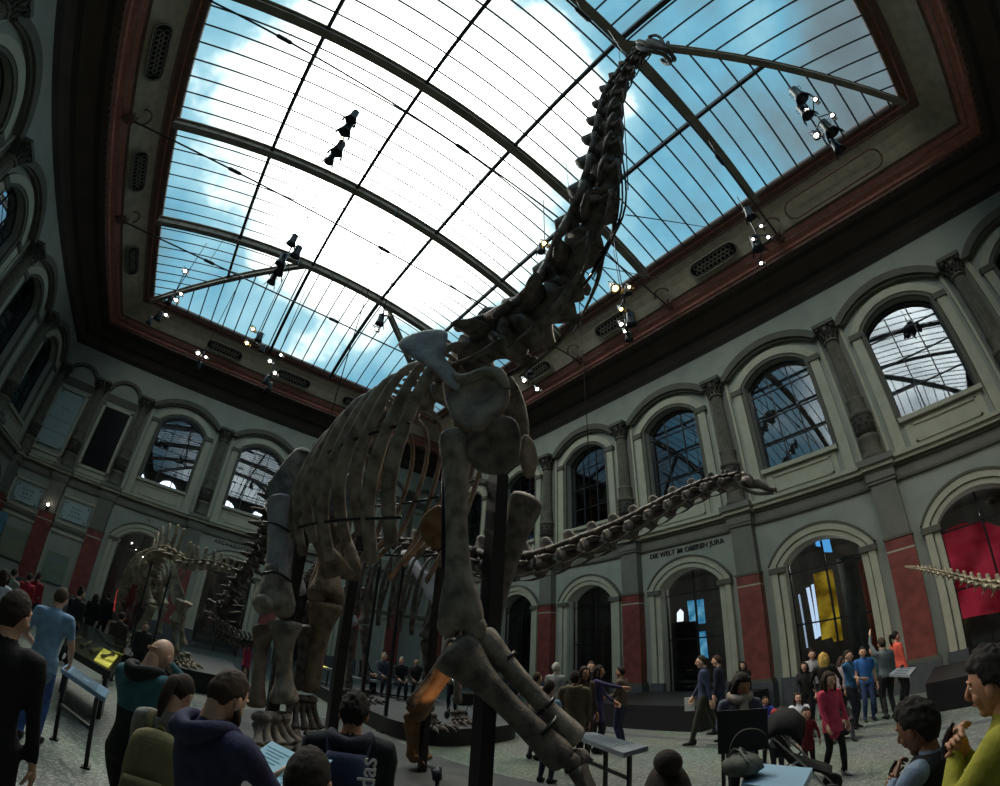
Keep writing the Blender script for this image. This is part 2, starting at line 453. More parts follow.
def lower_bay(W, u0, u1, opening=True):
    uc = (u0+u1)/2; wd = u1-u0
    W.mb.use(WALLP)
    if wd < 4:
        W.rect(u0, u1, 0, 6.1)
        W.mb.use(MDARK); W.block(u0+.4, u1-.4, 3.85, 4.0, 0, -.1)
        W.mb.use(MOULD)
        for a, b, c, d in ((uc-1.02, uc+1.02, 4.1, 4.22), (uc-1.02, uc+1.02, 5.5, 5.62), (uc-1.02, uc-.9, 4.1, 5.62), (uc+.9, uc+1.02, 4.1, 5.62)):
            W.block(a, b, c, d, 0, -.07)
        for a, b, c, d in ((uc-1.0, uc-.9, .9, 3.7), (uc+.9, uc+1.0, .9, 3.7), (uc-1.0, uc+1.0, 3.6, 3.75)):
            W.block(a, b, c, d, 0, -.09)
        return
    hw, zs, rise = 1.28, 4.5, .62
    W.opening(u0, u1, 0, 6.1, uc, hw, 0, zs, rise, .6)
    lower_door(W, uc, hw, zs, rise)
    W.mb.use(MOULD); W.band(uc, hw, hw+.2, 0.9, zs, rise, rise+.16, .1); W.band(uc, hw+.24, hw+.46, 0.9, zs, rise+.18, rise+.4, .16)
    W.mb.use(MDARK); W.band(uc, hw+.47, hw+.53, zs, zs, rise+.4, rise+.47, .2, False)
    for sg in (-1, 1):
        W.block(uc+sg*(hw+.24)-.28, uc+sg*(hw+.24)+.28, 4.24, 4.42, 0, -.2)
        W.mb.use(PLINTH); W.block(uc+sg*(hw+.24)-.28, uc+sg*(hw+.24)+.28, 0, .9, 0, -.2); W.mb.use(MDARK)

def string_course(W, u0, u1, brk):
    for z0, z1, pr, m in ((6.08, 6.16, .1, MDARK), (6.16, 6.5, .06, PIER), (6.5, 6.6, .14, MDARK), (6.6, 6.74, .26, MOULD), (6.74, 6.86, .36, MOULD)):
        W.mb.use(m); W.block(u0, u1, z0, z1, 0, -pr)

def pilaster(W, u, corner=False):
    trim_n[0] += 1
    mb = MB(); W0 = W.mb; W.mb = mb
    mb.use(PLINTH); W.block(u-.52, u+.52, 0, .82, 0, -.5); mb.use(MDARK); W.block(u-.48, u+.48, .82, .92, 0, -.46)
    mb.use(REDP); W.block(u-.42, u+.42, .92, 3.98, 0, -.38)
    mb.use(MOULD); W.block(u-.425, u+.425, 3.98, 4.03, 0, -.385)
    mb.use(REDP); W.block(u-.42, u+.42, 4.03, 4.36, 0, -.38)
    mb.use(MDARK); W.block(u-.45, u+.45, 4.36, 4.44, 0, -.41)
    mb.use(PIER); W.block(u-.4, u+.4, 4.44, 6.1, 0, -.36)
    for z0, z1, pr, m in ((6.1, 6.2, .42, PIER), (6.2, 6.46, .46, PIER), (6.46, 6.54, .5, MDARK), (6.54, 6.68, .58, MOULD), (6.68, 6.88, .68, PIER)):
        mb.use(m); W.block(u-pr*.5-.24, u+pr*.5+.24, z0, z1, 0, -pr)
    c = W.p(u, 0, -.28)
    mb.use(PIER); W.block(u-.42, u+.42, 6.88, 12.1, 0, -.12)
    mb.use(COLST, True)
    mb.lathe([(.4, 6.88), (.4, 7.0), (.36, 7.05), (.33, 7.15), (.33, 7.5), (.37, 7.56), (.37, 7.64), (.32, 7.7)], c, 18)
    mb.use(ORN); mb.lathe([(.33, 7.7), (.335, 8.35)], c, 18)
    for k in range(9):     # carved relief round the drum
        a = 2*PI*k/9
        for z in (7.85, 8.05, 8.22): mb.ball(V(c)+V((math.cos(a+z*2)*.325, math.sin(a+z*2)*.325, z)), (.055, .055, .075), 6, 4)
    mb.use(COLST); mb.lathe([(.33, 8.35), (.38, 8.4), (.38, 8.48), (.31, 8.54), (.3, 8.6), (.3, 8.95), (.33, 9.0), (.27, 9.06)], c, 18)
    # fluted shaft
    vs, fs = [], []; n = 32
    for i, (z, r) in enumerate(((9.06, .265), (11.45, .225))):
        for j in range(n):
            a = 2*PI*j/n; rr = r*(1 if j % 2 else .9); vs.append(V(c)+V((rr*math.cos(a), rr*math.sin(a), z)))
    for j in range(n): fs.append((j, (j+1) % n, n+(j+1) % n, n+j))
    mb.add(vs, fs, False)
    mb.lathe([(.27, 11.42), (.29, 11.46), (.27, 11.52), (.24, 11.54), (.3, 12.05)], c, 14)
    mb.use(ORN)            # acanthus capital
    for ring, (z, r, h, lean) in enumerate(((11.53, .25, .3, .1), (11.72, .27, .32, .16))):
        for k in range(10):
            a = 2*PI*(k+.5*ring)/10; dr = V((math.cos(a), math.sin(a), 0)); p = V(c)+dr*r+V((0, 0, z))
            mb.tube([p, p+dr*lean*.3+V((0, 0, h*.55)), p+dr*lean+V((0, 0, h)), p+dr*(lean+.07)+V((0, 0, h*.82))], [.055, .06, .04, .015], 5, 2)
    for k in range(4):
        a = PI/4+PI/2*k; dr = V((math.cos(a), math.sin(a), 0)); p = V(c)+dr*.4+V((0, 0, 12.0)); mb.ball(p, .09, 8, 6)
    mb.use(MDARK); W.block(u-.42, u+.42, 12.08, 12.22, 0, -.66)
    W.mb = W0
    return struct(mb.build('trim_%d' % trim_n[0], loc=W.p(u, 0, 0)))

def mk_wall(name, pos, u0, u1, pil, lo_closed=()):
    W = Wall(pos); edges = [u0]+list(pil)+[u1]
    for i, (a, b) in enumerate(zip(edges, edges[1:])):
        if b-a < 2.2: W.mb.use(WALLP); W.rect(a, b, 0, ZC+.1); continue
        lower_bay(W, a, b); upper_bay(W, a, b)
    string_course(W, u0, u1, pil)
    for p in pil: pilaster(W, p)
    return W

WR = mk_wall('wall_right', lambda u, z, d: V((XR+d, u, z)), YN, YF, [-3.7, 1.3, 6.3, 11.3, 16.3, 21.3, 26.3])
WF = mk_wall('wall_far', lambda u, z, d: V((u, YF+d, z)), XL, XR, [CX-10.25, CX-7.5, CX-2.5, CX+2.5, CX+7.5, CX+10.25])
WL = mk_wall('wall_left', lambda u, z, d: V((XL-d, u, z)), YN, YF, [-8.05, -3.05, 1.95, 6.95, 11.95, 16.95, 21.95, 27.2])
WN = mk_wall('wall_near', lambda u, z, d: V((u, YN-d, z)), XL, XR, [CX-10.25, CX-7.5, CX-2.5, CX+2.5, CX+7.5, CX+10.25])
# lettering carved over the doors
LETTER = mat('black_lettering', '#16171a', .6, .1, 3)
WR.mb.use(LETTER); text_mesh(WR.mb, 'DIE WELT IM OBEREN JURA', .27, (XR-.03, 8.8, 5.83), (0, -1, 0), (0, 0, 1), .03)
WF.mb.use(LETTER); text_mesh(WF.mb, 'ARCHAEOPTERYX', .28, (CX, YF-.03, 5.84), (1, 0, 0), (0, 0, 1), .03, spacing=1.2)
text_mesh(WF.mb, '1 6 1', .2, (CX-5, YF-.03, 5.82), (1, 0, 0), (0, 0, 1), .03)
for W, n in ((WR, 'wall_right'), (WF, 'wall_far'), (WL, 'wall_left'), (WN, 'wall_near')): struct(W.mb.build(n))

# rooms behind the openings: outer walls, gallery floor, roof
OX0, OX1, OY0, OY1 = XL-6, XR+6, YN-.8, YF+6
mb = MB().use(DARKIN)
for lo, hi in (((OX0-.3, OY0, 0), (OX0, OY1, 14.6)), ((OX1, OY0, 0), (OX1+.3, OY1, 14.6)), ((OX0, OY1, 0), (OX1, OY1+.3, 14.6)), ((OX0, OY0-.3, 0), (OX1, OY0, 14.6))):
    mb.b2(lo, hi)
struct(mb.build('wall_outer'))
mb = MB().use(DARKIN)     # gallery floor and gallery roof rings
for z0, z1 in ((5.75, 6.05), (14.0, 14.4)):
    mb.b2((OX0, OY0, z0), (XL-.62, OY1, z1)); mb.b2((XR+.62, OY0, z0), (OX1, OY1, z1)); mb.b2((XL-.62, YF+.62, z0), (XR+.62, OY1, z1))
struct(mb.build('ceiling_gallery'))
BRIGHT = emit('daylight_window', '#e8f0ff', 4.5)
k = 40
for x in (CX-7.35, CX-5.1, CX-.9, CX+1.6, CX+4.4, CX+6.8):   # bright arched windows across the gallery
    mb = MB().use(BRIGHT); A = arch_pts(x, .62, 9.1, .5, 10)
    mb.prism([(u-x, z) for u, z in A]+[(.62, 8.3), (-.62, 8.3)], (x, OY1-.04, 0), (1, 0, 0), (0, 0, 1), .04)
    mb.use(DARKIN); 
    for dx in (-.2, .2): mb.b2((x+dx-.025, OY1-.1, 8.3), (x+dx+.025, OY1-.05, 9.6))
    k += 1; struct(mb.build('window_%d' % k))

# ------------------------------------------------------------------ cove, cornice and frieze
def rect_at(s): return (XL+s, YN+s, XR-s, YF-s)
def ring(mb, s0, z0, s1, z1):
    a, b = rect_at(s0), rect_at(s1)
    A = [V((a[0], a[1], z0)), V((a[2], a[1], z0)), V((a[2], a[3], z0)), V((a[0], a[3], z0))]
    B = [V((b[0], b[1], z1)), V((b[2], b[1], z1)), V((b[2], b[3], z1)), V((b[0], b[3], z1))]
    for i in range(4): mb.add([A[i], A[(i+1) % 4], B[(i+1) % 4], B[i]], [(0, 1, 2, 3)], False)
mb = MB(); prev = (-.05, ZC)
for i in range(1, 11):    # quarter-ellipse cove
    a = PI/2*i/10; cur = (1.62*(1-math.cos(a)), ZC+1.22*math.sin(a))
    mb.use(COVE2 if i in (1, 2, 5, 9) else COVE); ring(mb, *prev, *cur); prev = cur
for ds, dz, m in ((.06, 0, COVE2), (.0, .12, FRBRN), (.1, .02, REDC), (.02, .12, REDC), (.2, .06, REDC), (.02, .06, FRBRN), (.16, .1, REDC), (.03, .05, FRBRN), (.08, .02, FRBRN),
                  (.1, .12, FRIEZE), (.16, .22, FRIEZE), (.28, .28, FRIEZE), (.3, .2, FRIEZE), (.05, .0, FRBRN), (.0, .08, FRBRN), (.2, .06, FRBRN), (.02, .1, REDC), (.28, .0, FRBRN)):
    cur = (prev[0]+ds, prev[1]+dz); mb.use(m); ring(mb, *prev, *cur); prev = cur
FR_END = prev
mb.use(FRBRN); ring(mb, *prev, SET, prev[1]); ring(mb, SET, prev[1], SET, ZG+.25)
mb.use(DARKIN); ring(mb, SET, ZG+.25, -7, ZG+.25)
# dentils
mb.use(FRBRN)
def rim(s, step):
    x0, y0, x1, y1 = rect_at(s); out = []
    n = int((y1-y0)/step)
    out += [(x1, y0+(i+.5)*(y1-y0)/n, 0) for i in range(n)]+[(x0, y0+(i+.5)*(y1-y0)/n, PI) for i in range(n)]
    n = int((x1-x0)/step)
    out += [(x0+(i+.5)*(x1-x0)/n, y1, PI/2) for i in range(n)]+[(x0+(i+.5)*(x1-x0)/n, y0, -PI/2) for i in range(n)]
    return out
for x, y, a in rim(1.66, .32): mb.box((x, y, ZC+1.26), (.1, .17, .1), a)
CEIL = struct(mb.build('ceiling'))

# pierced oval grilles, oval mouldings and rod brackets on the frieze
FS, FZ = 2.68, 15.86      # mid frieze
def frieze_frame(side, t):
    """centre, along, up-slope, inward normal of the frieze at coordinate t"""
    if side == 'R': c, al, inn = V((XR-FS, t, FZ)), V((0, -1, 0)), V((-1, 0, 0))
    elif side == 'L': c, al, inn = V((XL+FS, t, FZ)), V((0, 1, 0)), V((1, 0, 0))
    elif side == 'F': c, al, inn = V((t, YF-FS, FZ)), V((1, 0, 0)), V((0, -1, 0))
    else: c, al, inn = V((t, YN+FS, FZ)), V((-1, 0, 0)), V((0, 1, 0))
    up = (inn*.86+V((0, 0, 1))*.8).normalized(); nrm = (inn*.8-V((0, 0, 1))*.86).normalized()
    return c, al, up, nrm
GRB = mat('grille_shadow', '#101010', .9, .1, 1)
GRM = mat('grille_stone', '#8d8577', .8, .3, 9)
def stadium(hl, r, n=8):
    return [(hl+r*math.cos(a), r*math.sin(a)) for a in [-PI/2+PI*i/n for i in range(n+1)]]+[(-hl+r*math.cos(a), r*math.sin(a)) for a in [PI/2+PI*i/n for i in range(n+1)]]
def grille(side, t, ln=.78):
    c, al, up, nrm = frieze_frame(side, t); mb = MB()
    base = c+nrm*.06
    mb.use(GRB); mb.prism(stadium(ln, .3), base, al, up, .03)
    mb.use(GRM)
    S = [base+al*u+up*w+nrm*.03 for u, w in stadium(ln, .31)]
    mb.tube(S+[S[0]], .04, 6)
    for k in range(-4, 5):
        for j in (-1, 1):
            q = base+al*(k*ln*2.2/9)+up*(j*.13)+nrm*.035
            R = [q+al*.11*math.cos(2*PI*i/8)+up*.11*math.sin(2*PI*i/8) for i in range(8)]
            mb.tube(R+[R[0]], .016, 4, cap=False)
    for k in range(-4, 4):
        q = base+al*((k+.5)*ln*2.2/9)+nrm*.035
        R = [q+al*.1*math.cos(2*PI*i/8)+up*.1*math.sin(2*PI*i/8) for i in range(8)]
        mb.tube(R+[R[0]], .016, 4, cap=False)
    mb.build('grille', CEIL)
def bracket(side, t):
    c, al, up, nrm = frieze_frame(side, t); mb = MB().use(FRBRN)
    b = c-up*.55+nrm*.05
    mb.tube([b-up*.3, b, b+nrm*.25+up*.1], [.12, .16, .1], 8, 3)
    for k in range(7):
        a = 2*PI*k/7; d = al*math.cos(a)+up*math.sin(a)
        mb.tube([b+nrm*.05, b+d*.2+nrm*.14, b+d*.28+nrm*.04], [.06, .05, .02], 5, 2)
    R = [c+al*.34*math.cos(PI*i/8)+up*(.32*math.sin(PI*i/8)-.1)+nrm*.05 for i in range(9)]
    mb.tube(R, .04, 5)
    mb.build('rod_bracket', CEIL)
    return b+nrm*.25+up*.1
RIBY = [1.17, 6.54, 11.9, 17.28]
for y in [(a+b)/2 for a, b in zip(RIBY, RIBY[1:])]:
    for s in 'RL': grille(s, y)
for s in 'RL':
    grille(s, 20.4)
    for tt in (-1.6,):    # blank oval field at the near end
        c, al, up, nrm = frieze_frame(s, tt); mb = MB().use(FRBRN); S = [c+al*u+up*w+nrm*.04 for u, w in stadium(1.7, .36, 10)]; mb.tube(S+[S[0]], .035, 6); mb.build('oval_moulding', CEIL)
for x in (CX-4.4, CX, CX+4.4): grille('F', x)
# ------------------------------------------------------------------ skylight
GX0, GX1, GY0, GY1 = XL+SET, XR-SET, -5.32, YF-SET
HW = (GX1-GX0)/2; RISE = 1.62
def roof_z(x, y):
    u = min(1, abs(x-CX)/HW)
    wv = 0
    if y > RIBY[3]: wv = (y-15.35)/(GY1-15.35)
    if y < RIBY[0]: wv = (3.1-y)/(3.1-GY0)
    t = max(u, wv) if wv > 0 else u
    return ZG+RISE*(1-t*t)
m, nt, out = new_mat('frosted_glass'); SKYG = m
t1 = nt.nodes.new('ShaderNodeBsdfTransparent'); t1.inputs['Color'].default_value = (.86, .95, .97, 1)
t2 = nt.nodes.new('ShaderNodeBsdfTranslucent'); t2.inputs['Color'].default_value = (.75, .86, .9, 1)
mx = nt.nodes.new('ShaderNodeMixShader'); mx.inputs[0].default_value = .03
nt.links.new(t1.outputs[0], mx.inputs[1]); nt.links.new(t2.outputs[0], mx.inputs[2]); nt.links.new(mx.outputs[0], out.inputs[0])
SKY = struct(empty('window_90', (CX, (GY0+GY1)/2, ZG)))
def lin(a, b, n): return [a+(b-a)*i/n for i in range(n+1)]
# sheet of panes; extra grid lines at ribs so that the hips stay crisp enough
ys = sorted(set(lin(GY0, RIBY[0], 10)+lin(RIBY[0], RIBY[3], 12)+lin(RIBY[3], GY1, 10)))
g = MB().use(SKYG, True)
g.sheet([[V((x, y, roof_z(x, y)+.02)) for x in lin(GX0, GX1, 40)] for y in ys]); g.build('pane', SKY)
def ibeam(mb, pts, w, h):
    for i in range(len(pts)-1):
        a, b = V(pts[i]), V(pts[i+1]); dz = V((0, 0, h/2))
        e = (b-a).normalized()*.02
        mb.beam(a-dz-e, b-dz+e, w*.35, h)
        mb.beam(a-dz*2-e, b-dz*2+e, w, .05); mb.beam(a-e, b+e, w, .05)
for y in RIBY:
    mb = MB().use(IRON); ibeam(mb, [(x, y, roof_z(x, y+1e-4*(1 if y < 9 else -1))-.03) for x in lin(GX0, GX1, 22)], .3, .34); mb.build('rib', SKY)
hips = []
for sx in (-1, 1):
    for y0, y1, far in ((RIBY[3], GY1, 1), (RIBY[0], GY0, 0)):
        pts = []
        for t in lin(0, 1, 8):
            y = y0+(y1-y0)*t
            wv = (y-15.35)/(GY1-15.35) if far else (3.1-y)/(3.1-GY0)
            x = CX+sx*HW*wv; pts.append((x, y, ZG+RISE*(1-wv*wv)-.05))
        mb = MB().use(IRON); ibeam(mb, pts, .22, .26); mb.build('hip_rafter', SKY)
for xo in (-5.65, -1.95, 1.95, 5.65):       # purlins between the end ribs
    x = CX+xo; mb = MB().use(IRON2); mb.beam((x, RIBY[0], roof_z(x, 5)-.1), (x, RIBY[3], roof_z(x, 5)-.1), .13, .16); mb.build('purlin', SKY)
for xo in (-1.95, 1.95):                    # rafters of the hipped ends
    for y0, y1 in ((RIBY[3], GY1), (RIBY[0], GY0)):
        x = CX+xo; sg = 1 if y1 > y0 else -1
        mb = MB().use(IRON2)
        P = [(x, y0+(y1-y0)*t+.001*sg, 0) for t in lin(0, 1, 8)]
        P = [(a, b, roof_z(a, b)-.1) for a, b, _ in P]
        for a, b in zip(P, P[1:]): mb.beam(a, b, .16, .18)
        mb.build('end_rafter', SKY)
for sx in (-1, 1):                          # purlins running on into the hips
    x = CX+sx*5.65
    for y0, y1, far in ((RIBY[3], GY1, 1), (RIBY[0], GY0, 0)):
        wv = 5.65/HW; ye = 15.35+wv*(GY1-15.35) if far else 3.1-wv*(3.1-GY0)
        mb = MB().use(IRON2); mb.beam((x, y0, roof_z(x, 5)-.1), (x, ye, roof_z(x, 5)-.1), .12, .15); mb.build('purlin', SKY)
def bar(pts, nm='glazing_bar'):
    mb = MB().use(IRON2); mb.tube(pts, .034, 4, smooth=False); mb.build(nm, SKY)
for a, b in zip(RIBY, RIBY[1:]):
    for k in range(1, 8):
        y = a+(b-a)*k/8; bar([(x, y, roof_z(x, y)-.03) for x in lin(GX0, GX1, 16)])
for far in (0, 1):
    y0, y1 = (RIBY[3], GY1) if far else (RIBY[0], GY0); yb = 15.35 if far else 3.1
    k = .67; 
    while k < abs(y1-y0):                   # bars beyond the hips
        y = y0+(k if far else -k); wv = (y-yb)/(y1-yb)
        for sx in (-1, 1): bar([(CX+sx*HW*(wv+(1-wv)*t), y, ZG+RISE*(1-(wv+(1-wv)*t)**2)-.03) for t in lin(0, 1, 6)])
        k += .67
    n = 26
    for i in range(1, n):                   # bars of the end slope
        x = GX0+(GX1-GX0)*i/n; u = abs(x-CX)/HW; ys_ = yb+u*(y1-yb)
        if (far and ys_ < y0) or (not far and ys_ > y0): ys_ = y0
        bar([(x, ys_+(y1-ys_)*t, ZG+RISE*(1-((ys_+(y1-ys_)*t-yb)/(y1-yb))**2)-.03) for t in lin(0, 1, 5)])
# tie rods from frieze to frieze under every rib
for y in RIBY:
    a = bracket('L', y); b = bracket('R', y)
    mb = MB().use(IRON2, True)
    if True: mb.tube([a, b], .035, 6)
    d = (b-a)
    for t in (.2, .5, .8):
        p = a+d*t; u = d.normalized(); mb.tube([p-u*.28, p-u*.2, p+u*.2, p+u*.28], [.035, .075, .075, .035], 6)
        mb.tube([p, (p.x, y, roof_z(p.x, y)-.3)], .012, 4)
    mb.build('tie_rod', SKY)
# ------------------------------------------------------------------ skeletons
BONE = mat('fossil_bone', '#989086', .7, .4, 5, .6, col2='#625a53')
BONED = mat('dark_fossil_bone', '#6d655f', .65, .45, 6, .6, col2='#3d3836')
BONEP = mat('pale_cast_bone', '#a09fa5', .6, .2, 3.5, .35, col2='#7d7b83')
BONEB = mat('brown_fossil_bone', '#8e7c6b', .7, .4, 4, .6, col2='#594c42')
BONELIT = mat('warm_lit_bone', '#93704e', .6, .3, 5, .5, col2='#6e4f36')  # orange lamplight on the bone, put into the base colour
BONEW = mat('light_fossil_bone', '#a09680', .7, .4, 6, .4, col2='#6a6152')
STEEL = mat('mount_steel', '#1b1c20', .4, .2, 3)

def longbone(mb, a, b, rs, ra, rb, flat=1.0, side=None, kn=None, bow=V((0, 0, 0)), seg=14):
    """shaft with swollen ends; ra/rb may be (wide, deep); side = direction of the wide axis"""
    a, b = V(a), V(b); d = b-a
    ra = ra if isinstance(ra, tuple) else (ra, ra*flat); rb = rb if isinstance(rb, tuple) else (rb, rb*flat)
    rs = rs if isinstance(rs, tuple) else (rs, rs*flat)
    T = [(-.015, .45, 0), (0, .8, 0), (.03, 1, 0), (.1, .92, 0), (.24, .3, 0), (.45, 0, 0), (.6, 0, 0), (.76, 0, .3), (.88, 0, .9), (.95, 0, 1), (.985, 0, .85), (1.0, 0, .45)]
    pts, rad = [], []
    for t, u, v in T:
        pts.append(a+d*t+V(bow)*math.sin(PI*max(0, min(1, t))))
        w0 = rs
        r = tuple((w0[k]*(1-max(u, v))+(ra[k]*u if u else 0)+(rb[k]*v if v else 0)) if max(u, v) <= 1 and (t > .05 and t < .93) else ((ra if t < .5 else rb)[k]*max(u, v)) for k in (0, 1))
        rad.append(r)
    up = V(side).cross(d).normalized() if side is not None else V((0, 0, 1))
    # wide axis = t x up = side
    mb.tube(pts, rad, seg, 2, up=up)
    if side is not None and kn:      # pair of condyles at the far end
        s = V(side).normalized(); f = d.normalized()
        for sg in (-1, 1): mb.ball(b-f*kn*.3+s*sg*rb[0]*.55, (kn, kn, kn*1.05), 10, 7)

def plate(name, parent, m, pts, thick=.07, bulge=(0, 0, 0), sub=2):
    """bony plate from a 3-D outline: rim, inner ring, centre; thickened and smoothed"""
    P = [V(p) for p in pts]; c = sum(P, V())/len(P); P = [c+(p-c)*1.1 for p in P]; c = c+V(bulge); mb = MB().use(m, True)
    inner = [p*.45+c*.55 for p in P]; n = len(P)
    mb.add(P+inner+[c], [(i, (i+1) % n, n+(i+1) % n, n+i) for i in range(n)]+[(n+i, n+(i+1) % n, 2*n) for i in range(n)])
    o = mb.build(name, parent)
    md = o.modifiers.new('s', 'SOLIDIFY'); md.thickness = thick; md.offset = 0
    md = o.modifiers.new('u', 'SUBSURF'); md.levels = sub; md.render_levels = sub
    return o

def vertebra(mb, c0, c1, up, w, spine=1.0, wing=1.0, ribs=0.0, chev=0.0, lean=.25):
    """one vertebra: waisted body from c0 to c1, arch, spine, wings, optional neck ribs or chevron"""
    c0, c1 = V(c0), V(c1); d = c1-c0; L = d.length; f = d.normalized(); up = V(up); up = (up-f*up.dot(f)).normalized(); s = f.cross(up)
    r = w*.42
    mb.tube([c0, c0+d*.08, c0+d*.3, c0+d*.55, c0+d*.8, c0+d*.95, c1], [r*.7, r, r*.62, r*.55, r*.72, r*1.02, r*.8], 10, up=up)
    top = c0+d*.5+up*w*.5
    mb.tube([c0+d*.2+up*w*.3, top, c0+d*.8+up*w*.32], [(w*.2, w*.2), (w*.24, w*.16), (w*.2, w*.2)], 7, 2, up=up)
    # spine: a leaning blade
    h = w*.75*spine
    mb.tube([c0+d*.5+up*w*.4, c0+d*(.5-lean*.4)+up*(w*.4+h*.55), c0+d*(.5-lean*.9)+up*(w*.4+h*.9), c0+d*(.5-lean)+up*(w*.4+h)], [(w*.13, L*.36), (w*.1, L*.26), (w*.14, L*.2), (w*.06, L*.08)], 8, 2, up=f)
    for sg in (-1, 1):
        # articular arms fore and aft
        mb.tube([top+s*sg*w*.15, c1+s*sg*w*.3+up*w*.45, c1+f*L*.12+s*sg*w*.34+up*w*.5], [w*.12, w*.09, w*.05], 6, 2)
        mb.tube([top+s*sg*w*.15, c0+s*sg*w*.28+up*w*.48, c0-f*L*.1+s*sg*w*.3+up*w*.46], [w*.12, w*.1, w*.05], 6, 2)
        # wing (transverse process)
        q = c0+d*.55+s*sg*w*.25
        mb.tube([q+up*w*.12, q+s*sg*w*.45*wing+up*w*.1, q+s*sg*w*.75*wing-up*w*.02], [(L*.3, w*.07), (L*.2, w*.06), (L*.1, w*.04)], 7, 2, up=up)
        if ribs:
            a = c1+s*sg*w*.42-up*w*.25
            mb.tube([a+f*L*.1, a-f*L*.5-up*w*.12, a-f*L*ribs-up*w*.06], [w*.07, w*.045, w*.015], 5, 3)
            mb.tube([c0+d*.75+s*sg*w*.3, a], [w*.1, w*.07], 5)
        if chev:
            mb.tube([c0+s*sg*w*.18-up*w*.35, c0-up*w*(.5+.2*chev)-f*L*.1, c0-up*w*(.5+.75*chev)-f*L*.35], [w*.07, w*.07, w*.03], 5, 2)

def chain(parent, name, m, pts, n, up, w0, w1, nsub=6, upfn=None, **kw):
    """n vertebrae laid end to end along a smooth curve"""
    D = crom(pts, nsub); P = [V(p) for p in D]
    ln = [0]
    for a, b in zip(P, P[1:]): ln.append(ln[-1]+(b-a).length)
    def at(s):
        s = max(0, min(ln[-1], s))
        for i in range(len(P)-1):
            if s <= ln[i+1]+1e-9: return P[i].lerp(P[i+1], (s-ln[i])/max(1e-9, ln[i+1]-ln[i]))
        return P[-1]
    wt = [w0+(w1-w0)*(i+.5)/n for i in range(n)]; tot = sum(wt) if w0 != w1 else n
    s = 0; out = []
    for i in range(n):
        l = ln[-1]*(wt[i]/tot if w0 != w1 else 1/n)
        a, b = at(s+l*.03), at(s+l*.97); s += l
        k = {q: (v[0]+(v[1]-v[0])*i/max(1, n-1) if isinstance(v, tuple) else v) for q, v in kw.items()}
        mb = MB().use(m, True); vertebra(mb, a, b, upfn(i/n) if upfn else up, wt[i], **k); mb.build(name, parent)
        out.append((a, b))
    return out

def rib(parent, m, top, side, fwd, down, reach, wide, thick=.05, back=.0, inward=.35, name='rib'):
    """flat curved rib: out from the spine, round the flank, in at the tip"""
    top, side, fwd = V(top), V(side), V(fwd); z = V((0, 0, -1))
    P = [top, top+side*reach*.55+z*.02*down, top+side*reach*.92+z*.16*down-fwd*back*.2, top+side*reach*1.05+z*.45*down-fwd*back*.55, top+side*reach*.98+z*.75*down-fwd*back*.85, top+side*reach*(1-inward)+z*down-fwd*back]
    mb = MB().use(m, True)
    mb.tube(P, [(wide*.3, thick*.9), (wide*.4, thick*1.05), (wide*.68, thick), (wide*.95, thick*.9), (wide*1.12, thick*.8), (wide*.95, thick*.6)], 8, 4, up=side)
    return mb.build(name, parent)

# ================= the giant, long-necked sauropod
SK = empty('sauropod_skeleton', (2.6, 6.4, 0), 'huge mounted long-necked dinosaur skeleton rearing its neck up to the glass roof', 'dinosaur skeleton')
FW = V((.327, -.945, 0)); SD = V((-.9, -.42, 0)).normalized()     # forward; towards the near flank
# neck
NECK = [(2.85, 4.75, 6.05), (2.938, 3.984, 5.924), (3.288, 3.633, 6.164), (3.484, 3.229, 6.772), (3.485, 2.847, 7.362), (3.543, 2.437, 8.054), (3.621, 2.127, 9.389), (3.657, 1.855, 10.743), (3.694, 1.533, 11.764), (3.834, 0.950, 12.730), (3.886, 0.517, 12.943)]
def upneck(t):     # the back of the neck faces away from the chest
    a = V((-.2, .35, .95)); b = V((-.75, .6, .25)); return a.lerp(b, min(1, t*2.2))
chain(SK, 'neck_vertebra', BONED, NECK, 13, None, .88, .3, upfn=upneck, spine=(.5, .55), wing=(.95, .9), ribs=(1.4, 1.8), lean=.25)
# head
hd = V((3.873, 0.461, 12.773)); hf = (V((3.697, -0.151, 11.228))-hd).normalized(); hs = hf.cross(V((0, 0, 1))).normalized(); hu = hs.cross(hf)
HM = Matrix((hf, hs, hu)).transposed()
def hp(x, y, z): return hd+(hf*x+hs*y*1.75+hu*z*.95)*1.4
mb = MB().use(BONED, True)
mb.tube([hp(-.08, 0, .05), hp(0, 0, .05), hp(.12, 0, .06), hp(.28, 0, .03), hp(.44, 0, .0), hp(.58, 0, -.03), hp(.68, 0, -.05), hp(.73, 0, -.06)], [(.08, .06), (.22, .14), (.27, .16), (.26, .13), (.23, .09), (.2, .07), (.14, .05), (.04, .03)], 14, 2, up=hu)
for sg in (-1, 1):
    mb.tube([hp(.02, .15*sg, .0), hp(.25, .17*sg, -.03), hp(.5, .13*sg, -.07), hp(.66, .06*sg, -.08), hp(.72, 0, -.08)], [.045, .05, .05, .045, .04], 8, 3)
    mb.tube([hp(.1, .09*sg, .15), hp(.2, .07*sg, .19), hp(.33, .045*sg, .17), hp(.45, .03*sg, .1), hp(.55, .02*sg, .03)], [.04, .035, .035, .035, .03], 7, 3)
mb.sheet([[hp(.4, -.1, -.03), hp(.4, 0, .03), hp(.4, .1, -.03)], [hp(.55, -.08, -.05), hp(.55, 0, .02), hp(.55, .08, -.05)], [hp(.69, -.03, -.06), hp(.7, 0, -.03), hp(.69, .03, -.06)]])
for k in range(9):
    a = -1.3+2.6*k/8; mb.tube([hp(.56+.13*math.cos(a), .1*math.sin(a), -.08), hp(.57+.13*math.cos(a), .1*math.sin(a), -.17)], [.014, .006], 5)
